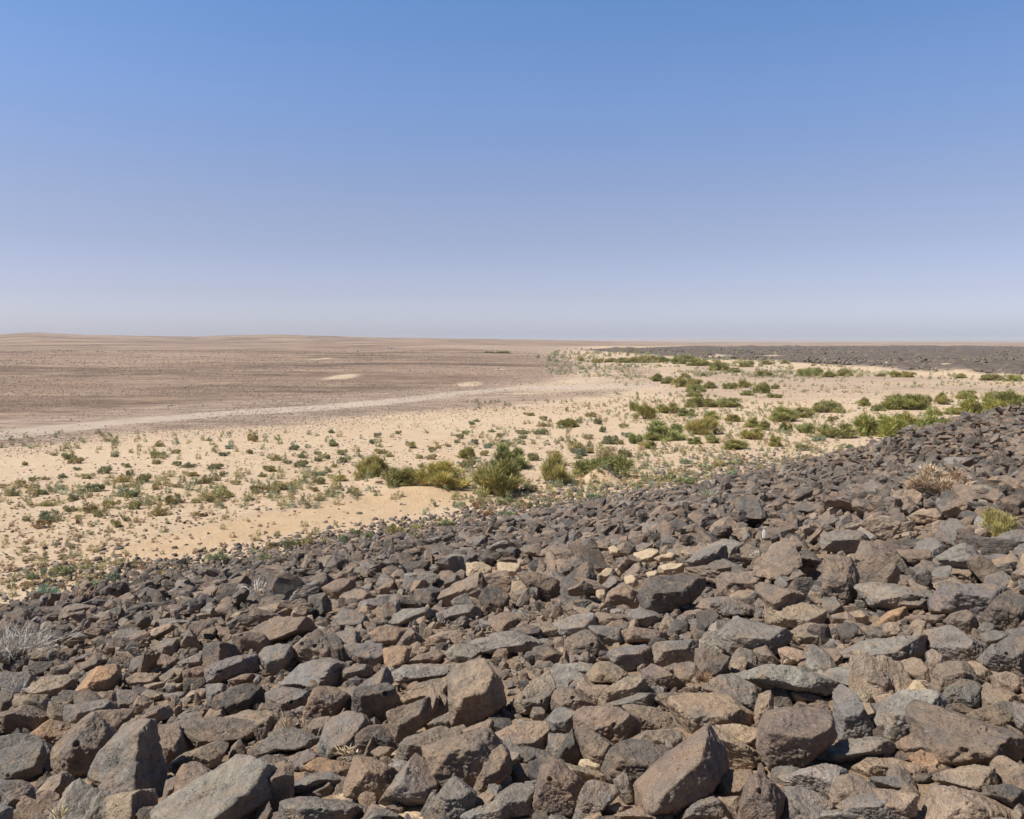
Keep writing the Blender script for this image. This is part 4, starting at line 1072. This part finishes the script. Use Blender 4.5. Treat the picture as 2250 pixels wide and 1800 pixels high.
# ------------------------------------------------------------------ shrubs
def blades(P, Dv, Ln, Wd, tint, rg, bend=.25):
    """two-quad bent blades from P along Dv"""
    n = len(P); side = np.cross(Dv, rg.normal(size=(n, 3))); side /= np.linalg.norm(side, axis=1)[:, None]+1e-9
    mid = P+Dv*Ln[:, None]*.5; D2 = Dv+rg.normal(0, bend, (n, 3)); D2 /= np.linalg.norm(D2, axis=1)[:, None]
    end = mid+D2*Ln[:, None]*.5; w = side*Wd[:, None]*.5
    V = np.stack([P-w*.7, P+w*.7, mid-w, mid+w, end-w*.25, end+w*.25], 1).reshape(-1, 3)
    b = np.arange(n)[:, None]*6
    Fq = np.concatenate([b+np.array([[0, 1, 3, 2]]), b+np.array([[2, 3, 5, 4]])], 0)
    return V, Fq, np.repeat(tint, 6, 0)
def clump_points(n, rg, lobes, shell=.55):
    """points in a union of ellipsoid lobes (cx,cy,cz,rx,ry,rz); returns point, outward dir"""
    L = np.array(lobes); vol = L[:, 3]*L[:, 4]*L[:, 5]; k = rg.choice(len(L), n, p=vol/vol.sum())
    d = rg.normal(size=(n, 3)); d /= np.linalg.norm(d, axis=1)[:, None]
    r = shell+(1-shell)*rg.uniform(size=n)**.5
    p = L[k, :3]+d*r[:, None]*L[k, 3:6]
    return p, d, k
def shrub_proto(kind, seed):
    rg = np.random.default_rng(seed)
    def ring(m, rmax, zlo, zhi, r0, r1, hz=1.1):
        o = []
        for _ in range(m):
            a = rg.uniform(0, 6.283); q = rmax*rg.uniform()**.5; top = math.sqrt(max(.04, 1-(q/.49)**2))
            rr = rg.uniform(r0, r1); o.append((q*math.cos(a), q*math.sin(a), rg.uniform(zlo, zhi)*top, rr, rr*rg.uniform(.8, 1.2), rr*hz*rg.uniform(.7, 1.4)))
        return o
    if kind == 'B':    # feathery broom: open, upright twigs
        lobes = ring(22, .42, .15, .85, .07, .15, 1.5); n = 6000; up = 1.6; ln = (.10, .30); wd = .010
    elif kind == 'G':  # dense upright
        lobes = ring(26, .42, .1, .8, .08, .16, 1.3); n = 6500; up = 1.2; ln = (.08, .22); wd = .012
    elif kind in 'DV': # dense mound
        lobes = ring(26, .45, .05, .7, .09, .17, 1.5); n = 6500; up = .8; ln = (.05, .16); wd = .013
    else:              # low cushion of leafy sprigs
        lobes = ring(11, .42, .05, .7, .08, .17, 1.5); n = 1300; up = .9; ln = (.09, .22); wd = .028
    p, d, k = clump_points(n, rg, lobes, .45)
    p[:, 2] = np.abs(p[:, 2])*1.0
    keep = (p[:, 2] > .0) & (fbm(p*5+seed, 2) > -.28); p, d = p[keep], d[keep]; n = len(p)
    Dv = d+np.array([0, 0, up])*rg.uniform(.6, 1.3, (n, 1))+rg.normal(0, .25, (n, 3)); Dv /= np.linalg.norm(Dv, axis=1)[:, None]
    p = p-Dv*.06
    tn = np.clip(1+.30*rg.normal(size=n)+.5*fbm(p*4-seed, 2), .45, 1.7)[:, None]*np.array([[1, 1, 1]])
    dry = rg.uniform(size=n) < .13
    tn[dry] *= np.array([1.55, 1.15, .95])
    p[:, 2] = np.maximum(p[:, 2], .01)
    V, Fq, T = blades(p, Dv, rg.uniform(*ln, n), np.full(n, wd)*rg.uniform(.7, 1.3, n), tn, rg)
    V[:, 2] = np.maximum(V[:, 2], 0)
    V[:, 2] *= 1.0/np.percentile(V[:, 2], 99.); V[:, 0] *= .5/np.percentile(np.abs(V[:, 0]), 98); V[:, 1] *= .5/np.percentile(np.abs(V[:, 1]), 98)
    # woody stems: bent four-sided limbs fanning out from the base
    sv, sf = [], []; m = 12
    for q in range(m):
        a = rg.uniform(0, 2*math.pi); tip = np.array([math.cos(a)*rg.uniform(.1, .36), math.sin(a)*rg.uniform(.1, .36), rg.uniform(.45, .85)])
        b0 = np.array([math.cos(a), math.sin(a), 0])*.04; r0 = .022
        for s_ in range(4):
            t0 = s_/3; c = b0+(tip-b0)*t0+np.array([0, 0, -.05*math.sin(t0*3.1)])-np.array([math.cos(a), math.sin(a), 0])*.04*math.sin(t0*3.1); rr = r0*(1-.75*t0)
            for e in range(4): sv.append(c+rr*np.array([math.cos(e*math.pi/2), math.sin(e*math.pi/2), 0]))
        b = len(sv)-16
        for s_ in range(3):
            for e in range(4): sf.append([b+s_*4+e, b+s_*4+(e+1) % 4, b+s_*4+4+(e+1) % 4, b+s_*4+4+e])
    return (V, Fq, T), (np.array(sv), np.array(sf))
SH = {}
SHCOL = {'B': (.345, .335, .125), 'G': (.300, .310, .115), 'D': (.305, .305, .115), 'V': (.305, .320, .105), 'g': (.250, .275, .145), 'o': (.380, .350, .175), 't': (.270, .325, .220), 'y': (.36, .33, .17), 'n': (.33, .235, .13)}
DESC = {'B': 'feathery olive', 'G': 'dense dark green', 'D': 'low dark olive', 'V': 'bright green', 'g': 'small dark green', 'o': 'small olive', 't': 'small blue-green', 'y': 'small pale yellow-green', 'n': 'small dry brown'}
def proto_meshes(kind):
    base = kind if kind in 'BGD' else ('D' if kind == 'V' else 's')
    if base not in SH:
        SH[base] = []
        for k in range(5 if base == 's' else 4):
            (V, Fq, T), (sv, sf) = shrub_proto(base, 300+ord(base)+k*7)
            a = mesh_obj('foliage', V, Fq, M_LEAF, tint=T, link=False).data
            b = mesh_obj('stems', sv, sf, M_WOOD, link=False).data if base != 's' else None
            SH[base].append((a, b))
    return SH[base]
PT = {'M': (500, 850, .4174), 'L': (0, 700, .5218), 'R': (1125, 700, .5218), 'N': (0, 1200, .5218)}
for ob in list(bpy.data.objects):
    if ob.users_collection == () : pass
PL = []
for line in PLANT_DATA.strip().splitlines():
    if line[0] == '#': continue
    if '|' in line:
        f = line.split('|'); f += ['']*5; nums = [tuple(map(float, f[2].split(',')))]; tl, ty, lab, sho = f[0], f[1], f[3], f[4]
    else:
        a, b = line.split(':'); tl, ty = a.split(); nums = [tuple(map(float, q.split(','))) for q in b.split()]; lab = sho = ''
    x0, y0, k = PT[tl]
    for (cx, by, w, h) in nums:
        PL.append(dict(ty=ty, u=x0+cx*k, v=y0+by*k, w=w*k, h=h*k, label=lab, short=sho, c=np.array([x0+cx*k, y0+(by-h/2)*k]), desc=DESC[ty]))
relabel([p for p in PL if not p['label']], [(p['c'], p['short']) for p in PL if p['short']], 'shrub')
def plant(p, i):
    ty = p['ty']; big = ty in 'BGDV'; q = hit(p['u'], p['v'], 0.)
    dist = q[1]*CP-(q[2]-7)*SP; W = p['w']*dist/F; H = p['h']*dist/F
    dep = min(W, max(H*1.3, W*.6))
    # the photo's height includes part of the crown's depth seen from above
    tan_dep = (7-q[2])/max(q[1], 1); H = max(H-dep*.30*tan_dep, H*.7)
    fx, fy = flat(p['u'], p['v']); q = np.array([fx, fy, 0.]) if (big and fy < 48 and p['u'] < 1500) else q; dist = q[1] if q[2] == 0 else dist; x, y = q[0], q[1]+dep*.30
    pr = proto_meshes(ty); a, b = pr[i % len(pr)]; rg = random.Random(i)
    col = np.array(SHCOL[ty])*rg.uniform(.82, 1.18)*np.array([rg.uniform(.92, 1.1), 1, rg.uniform(.9, 1.1)])
    fo = bpy.data.objects.new('foliage' if big else 'small_shrub', a); COL.objects.link(fo); fo.color = (*col, 1)
    fl = 1 if rg.random() < .5 else -1
    if big:
        r = bpy.data.objects.new('broom_shrub' if ty in 'BG' else 'desert_bush', None); COL.objects.link(r); fo.parent = r
        st = bpy.data.objects.new('stems', b); COL.objects.link(st); st.parent = r
    else: r = fo
    r.location = (x, y, float(ground(x, y))-.02*H)
    r.scale = (W*fl, dep, H); 
    if big and abs(W-dep) < .3*W: r.rotation_euler = (0, 0, rg.uniform(0, 6.28))
    tag(r, p['label'], 'shrub', 'large green shrubs on the sandy flat' if big else 'small shrubs dotted over the sand')
for i, p in enumerate(PL): plant(p, i)

# ground cover nobody could count: sprigs between the shrubs
def sprigs():
    (V0, F0, T0), _ = shrub_proto('s', 999); 
    sel = np.random.default_rng(5).choice(len(F0)//2, 260, replace=False)
    vv = V0.reshape(-1, 6, 3)[sel]; vv[:, :, :] = vv; tt = T0.reshape(-1, 6, 3)[sel]
    c = vv[:, :1]; vv = c*np.array([.72, .72, 1.15])+(vv-c)*1.1
    cand = []
    def region(n, uf, types, size, thr=-.1, seed=71.):
        u, v = uf(n); d = ray(u, v); t = 7/np.maximum(-d[:, 2], .003); x, y = d[:, 0]*t, d[:, 1]*t
        k = (S_(x, y) < -.8) & (fbm2(x, y, .10, 3, seed) > thr); x, y = x[k], y[k]
        k = ~in_ochre(x, y, rng); x, y = x[k], y[k]
        for a, b in zip(x, y): cand.append((a, b, random.choice(types), random.uniform(*size)*(1 if b < 70 else b/80)))
    U = rng.uniform
    region(620, lambda n: (U(0, 1150, n), U(950, 1120, n)), 'gooytg', (.22, .55), -.3)
    region(550, lambda n: (U(0, 700, n), U(1090, 1330, n)), 'nynoy', (.12, .26))
    region(150, lambda n: (U(0, 1200, n), U(1130, 1300, n)), 'toyg', (.16, .36))
    region(2000, lambda n: (U(1000, 1850, n), U(880, 1120, n)), 'oggtyn', (.16, .45))
    region(2200, lambda n: (U(1350, 2250, n), U(795, 960, n)), 'ooggty', (.15, .40), -.2)
    region(2200, lambda n: (U(1200, 2250, n), U(776, 830, n)), 'tgtyo', (.18, .40), -.05)
    region(160, lambda n: (U(1180, 1700, n), U(772, 800, n)), 'gD', (.3, .5))
    n = len(cand); A = np.array([(a, b, s) for a, b, _, s in cand]); z = ground(A[:, 0], A[:, 1])
    cols = np.array([SHCOL[t] for _, _, t, _ in cand])*rng.uniform(.8, 1.2, (n, 1))
    s = A[:, 2]; sc = np.stack([s*rng.uniform(.8, 1.5, n), s*rng.uniform(.8, 1.4, n), s*rng.uniform(.5, .85, n)], -1)
    ang = rng.uniform(0, 6.28, n); ca, sa = np.cos(ang), np.sin(ang)
    v = vv.reshape(-1, 3); W = v[None]*sc[:, None]
    X = W[..., 0]*ca[:, None]-W[..., 1]*sa[:, None]+A[:, :1]; Y = W[..., 0]*sa[:, None]+W[..., 1]*ca[:, None]+A[:, 1:2]; Zz = W[..., 2]+z[:, None]
    V = np.stack([X, Y, Zz], -1).reshape(-1, 3); m = len(v)
    T = (tt.reshape(-1, 3)[None]*cols[:, None]).reshape(-1, 3)
    fb = np.arange(len(vv))[:, None]*6; fq = np.concatenate([fb+np.array([[0, 1, 3, 2]]), fb+np.array([[2, 3, 5, 4]])])
    Fq = (fq[None]+(np.arange(n)*m)[:, None, None]).reshape(-1, 4)
    o = mesh_obj('desert_scrub', V, Fq, M_LEAF, tint=T); o.color = (1, 1, 1, 1)
    tag(o, 'sparse tufts of low desert scrub strewn between the shrubs on the sand', 'scrub', None, 'stuff'); print('sprigs', n)
sprigs()

# ------------------------------------------------------------------ dry tufts among the rocks, marker, huts
def tuft(name, u, v, w, h, col, n, label, lift=.0, spread=.9, wdt=.006, dirv=(0, 0, 1), curl=.35, cat='dry grass', depth=None):
    n = int(n*1.3); wdt *= .8; curl *= 1.8
    q = hit(u, v, lift); dist = q[1]*CP-(q[2]-7)*SP; W = w*dist/F; H = h*dist/F; rg = np.random.default_rng(int(u+v))
    D_ = depth or W*.7
    p = np.stack([rg.normal(0, W*.27, n), rg.normal(0, D_*.27, n), rg.uniform(0, H*.3, n)], -1)
    d = np.stack([p[:, 0]/W*spread*2+rg.normal(0, .7, n)*spread, p[:, 1]/D_*spread*2+rg.normal(0, .7, n)*spread, rg.uniform(.5, 1.2, n)], -1)+np.array(dirv)*.2
    d /= np.linalg.norm(d, axis=1)[:, None]
    tn = np.array(col)[None]*rg.uniform(.65, 1.3, (n, 1))
    V, Fq, T = blades(p, d, H*rg.uniform(.25, 1.0, n), np.full(n, wdt)*rg.uniform(.6, 1.4, n), tn, rg, curl)
    o = mesh_obj(name, V, Fq, M_LEAF, tint=T); o.color = (1, 1, 1, 1); o.location = (q[0], q[1], q[2]); tag(o, label, cat)
    return o
tuft('grass_tuft', 40, 1432, 130, 62, (.52, .48, .42), 520, 'bleached white dry grass clump among dark rocks at the left edge', .25, 1.2, .007)
tuft('grass_tuft', 36, 1524, 34, 34, (.45, .43, .40), 90, 'small grey dead tuft in a rock hollow at the left edge', .3, 1., .005)
tuft('grass_tuft', 132, 1800, 22, 48, (.55, .42, .22), 26, 'thin straw-yellow grass stalks standing on the bottom edge at left', .25, .5, .005)
tuft('grass_tuft', 632, 1606, 16, 46, (.50, .38, .22), 20, 'few thin straw stalks between grey rocks above the flat patched boulder', .2, .4, .005)
tuft('grass_tuft', 668, 1612, 14, 40, (.45, .35, .22), 14, 'few thin straw stalks right of the similar stalks, left of centre', .2, .4, .005)
tuft('grass_tuft', 765, 1660, 34, 26, (.62, .50, .34), 60, 'dry pale roots and straw on sand at the foot of a dark boulder', .05, 1.2, .008)
tuft('grass_tuft', 568, 1300, 26, 34, (.50, .45, .38), 50, 'pale grey dead tuft among the dark rocks near the field edge, left', .3, .9, .012)
tuft('grass_tuft', 180, 1312, 40, 26, (.42, .30, .20), 60, 'brown dry grass by the top edge of the rocks, far left', .3, .9, .014)
tuft('grass_tuft', 1722, 1460, 6, 26, (.70, .62, .48), 4, 'single white bent grass stalk before the small tan block', .3, .3, .006)
tuft('grass_tuft', 1545, 1500, 34, 34, (.28, .17, .09), 70, 'rust-brown dead tuft beside the reddish wedge rock', .35, .9, .005)
tuft('grass_tuft', 1662, 1222, 22, 16, (.50, .44, .36), 40, 'small pale dry tuft on a slab in the upper middle of the rocks', .3, 1.2, .012)
def bush(u, v, w, h, col, label, cat, k):
    q = hit(u, v, .15); dist = q[1]; W = w*dist/F; H = h*dist/F; a, b = proto_meshes('G')[k]
    r = bpy.data.objects.new('dry_bush', None); COL.objects.link(r); r.location = (q[0], q[1]+W*.3, q[2]); r.scale = (W, W*.8, H)
    fo = bpy.data.objects.new('foliage', a); COL.objects.link(fo); fo.parent = r; fo.color = (*col, 1)
    st = bpy.data.objects.new('stems', b); COL.objects.link(st); st.parent = r; tag(r, label, cat)
bush(2085, 1100, 118, 66, (.50, .40, .28), 'rounded pale dead bush among the dark rocks at upper right', 'dry bush', 1)
bush(2200, 1182, 66, 56, (.42, .38, .15), 'yellow-green spiky bush among the rocks near the right edge', 'bush', 2)
tuft('grass_tuft', 1558, 1090, 34, 20, (.22, .25, .15), 80, 'grey-green tuft on the upper edge of the rocks right of centre', .2, 1., .02)

def box(sx, sy, sz, z0=0, x0=0, y0=0):
    v = np.array([(x, y, z) for z in (0, 1) for x, y in ((-.5, -.5), (.5, -.5), (.5, .5), (-.5, .5))], float)*[sx, sy, sz]+[x0, y0, z0]
    f = np.array([(0, 3, 2, 1), (4, 5, 6, 7), (0, 1, 5, 4), (1, 2, 6, 5), (2, 3, 7, 6), (3, 0, 4, 7)]); return v, f
# white marker splinter standing in the rocks: tapered, slightly split at the top
q = hit(1678, 1180, .22); dist = q[1]; sw = 8*dist/F; shh = 17*dist/F
v = []; 
for k, (zz, w_, dx) in enumerate(((-.15, 1, 0), (.35, 1, .02), (.8, .8, .06), (1.0, .3, -.12))):
    for a, b in ((-.5, -.3), (.5, -.3), (.5, .3), (-.5, .3)): v.append((a*w_*sw*.7+dx*sw, b*w_*sw*.7, zz*shh))
f = [(0, 3, 2, 1), (12, 13, 14, 15)]
for k in range(3):
    for e in range(4): f.append((k*4+e, k*4+(e+1) % 4, k*4+4+(e+1) % 4, k*4+4+e))
o = mesh_obj('marker_post', np.array(v), np.array(f), plain('white_paint', (.78, .78, .76), (.86, .86, .84), 20)); o.location = q
tag(o, 'short white marker stick standing upright among the dark rocks', 'marker')

M_WALL = plain('white_wall', (.72, .66, .58), (.80, .75, .68), 2.); M_ROOF = plain('flat_roof', (.55, .50, .44), (.62, .57, .50), 2.); M_DARK = plain('dark_opening', (.05, .045, .04), (.07, .06, .05), 2.)
def hut(u, v, w, h, label):
    q = hit(u, v); d = q[1]; W = w*d/F; H = h*d/F; dp = W*.5
    r = bpy.data.objects.new('flat_roofed_hut', None); COL.objects.link(r); r.location = q; tag(r, label, 'hut', None)
    mesh_obj('wall', *box(W, dp, H*.88, -.3), M_WALL, r); mesh_obj('roof', *box(W*1.05, dp*1.08, H*.14, H*.88-.3), M_ROOF, r)
    mesh_obj('door', *box(W*.10, .2, H*.5, -.28, W*.22, -dp/2), M_DARK, r); mesh_obj('window', *box(W*.12, .2, H*.25, H*.3, -W*.2, -dp/2), M_DARK, r)
hut(857, 767, 15, 4.2, 'tiny white flat-roofed hut far out on the brown plain, left of centre')
hut(615, 743.5, 6, 3.2, 'tiny white hut on the skyline of the left-hand ridge')

# ------------------------------------------------------------------ light, sky, camera
AZ, EL = math.radians(-106), math.radians(54)     # azimuth from +Y (negative = left)
sd = np.array([math.sin(AZ)*math.cos(EL), math.cos(AZ)*math.cos(EL), math.sin(EL)])
ld = bpy.data.lights.new('sun', 'SUN'); ld.energy = SUN_E; ld.angle = math.radians(.53); ld.color = (1, .955, .88)
lo_ = bpy.data.objects.new('sun', ld); COL.objects.link(lo_)
from mathutils import Vector
lo_.rotation_euler = Vector(sd).to_track_quat('Z', 'Y').to_euler()
w = bpy.data.worlds.new('World'); SC.world = w; w.use_nodes = True; nt = w.node_tree; nt.nodes.clear()
sk = nt.nodes.new('ShaderNodeTexSky'); sk.sky_type = 'NISHITA'; sk.sun_disc = False; sk.sun_elevation = EL; sk.sun_rotation = AZ
sk.altitude = 500; sk.air_density = SKY[0]; sk.dust_density = SKY[1]; sk.ozone_density = SKY[2]
bg = nt.nodes.new('ShaderNodeBackground'); bg.inputs[1].default_value = SKY[3]; wo = nt.nodes.new('ShaderNodeOutputWorld')
tc = nt.nodes.new('ShaderNodeTexCoord'); sx = nt.nodes.new('ShaderNodeSeparateXYZ'); nt.links.new(tc.outputs['Generated'], sx.inputs[0])
cr = nt.nodes.new('ShaderNodeValToRGB'); nt.links.new(sx.outputs[2], cr.inputs[0]); e = cr.color_ramp; SK = [(0., (.84, .86, 1.16)), (.055, (.70, .62, .78)), (.11, (.68, .575, .65)), (.165, (.71, .605, .655)), (.275, (.66, .69, .81)), (.365, (.57, .71, .855)), (.50, (.26, .32, .41)), (.9, (.15, .18, .23))]
while len(e.elements) < len(SK): e.elements.new(.5)
for k_, (p_, c_) in enumerate(SK): e.elements[k_].position = p_; e.elements[k_].color = (*c_, 1)
mx = nt.nodes.new('ShaderNodeMix'); mx.data_type = 'RGBA'; mx.blend_type = 'MULTIPLY'; mx.inputs[0].default_value = 1
nt.links.new(sk.outputs[0], mx.inputs[6]); nt.links.new(cr.outputs[0], mx.inputs[7]); nt.links.new(mx.outputs[2], bg.inputs[0]); nt.links.new(bg.outputs[0], wo.inputs[0])

if HAZE > 0:
    v, f = box(26000, 26000, 61, -6)
    m = bpy.data.materials.new('dusty_air'); m.use_nodes = True; t = m.node_tree; t.nodes.clear()
    pv_ = t.nodes.new('ShaderNodeVolumePrincipled'); pv_.inputs['Color'].default_value = (.96, .96, .99, 1); pv_.inputs['Density'].default_value = HAZE; pv_.inputs['Anisotropy'].default_value = 0
    mo = t.nodes.new('ShaderNodeOutputMaterial'); t.links.new(pv_.outputs[0], mo.inputs['Volume'])
    o = mesh_obj('haze', v, f, m); o['kind'] = 'stuff'; o['label'] = 'thin dusty haze over the far plain'; o['category'] = 'haze'
    SC.cycles.volume_bounces = 0

cd = bpy.data.cameras.new('camera'); cam = bpy.data.objects.new('camera', cd); COL.objects.link(cam)
cam.location = CAM; cam.rotation_euler = (math.pi/2-PITCH, 0, 0); cd.sensor_width = 36; cd.lens = 18*F/1125
cd.clip_start = .1; cd.clip_end = 60000; SC.camera = cam
vs = SC.view_settings; vs.view_transform = 'Standard'; vs.look = 'None'; vs.exposure = EXPO; vs.gamma = 1
SC.cycles.max_bounces = 5; SC.cycles.diffuse_bounces = 3; SC.cycles.transparent_max_bounces = 8
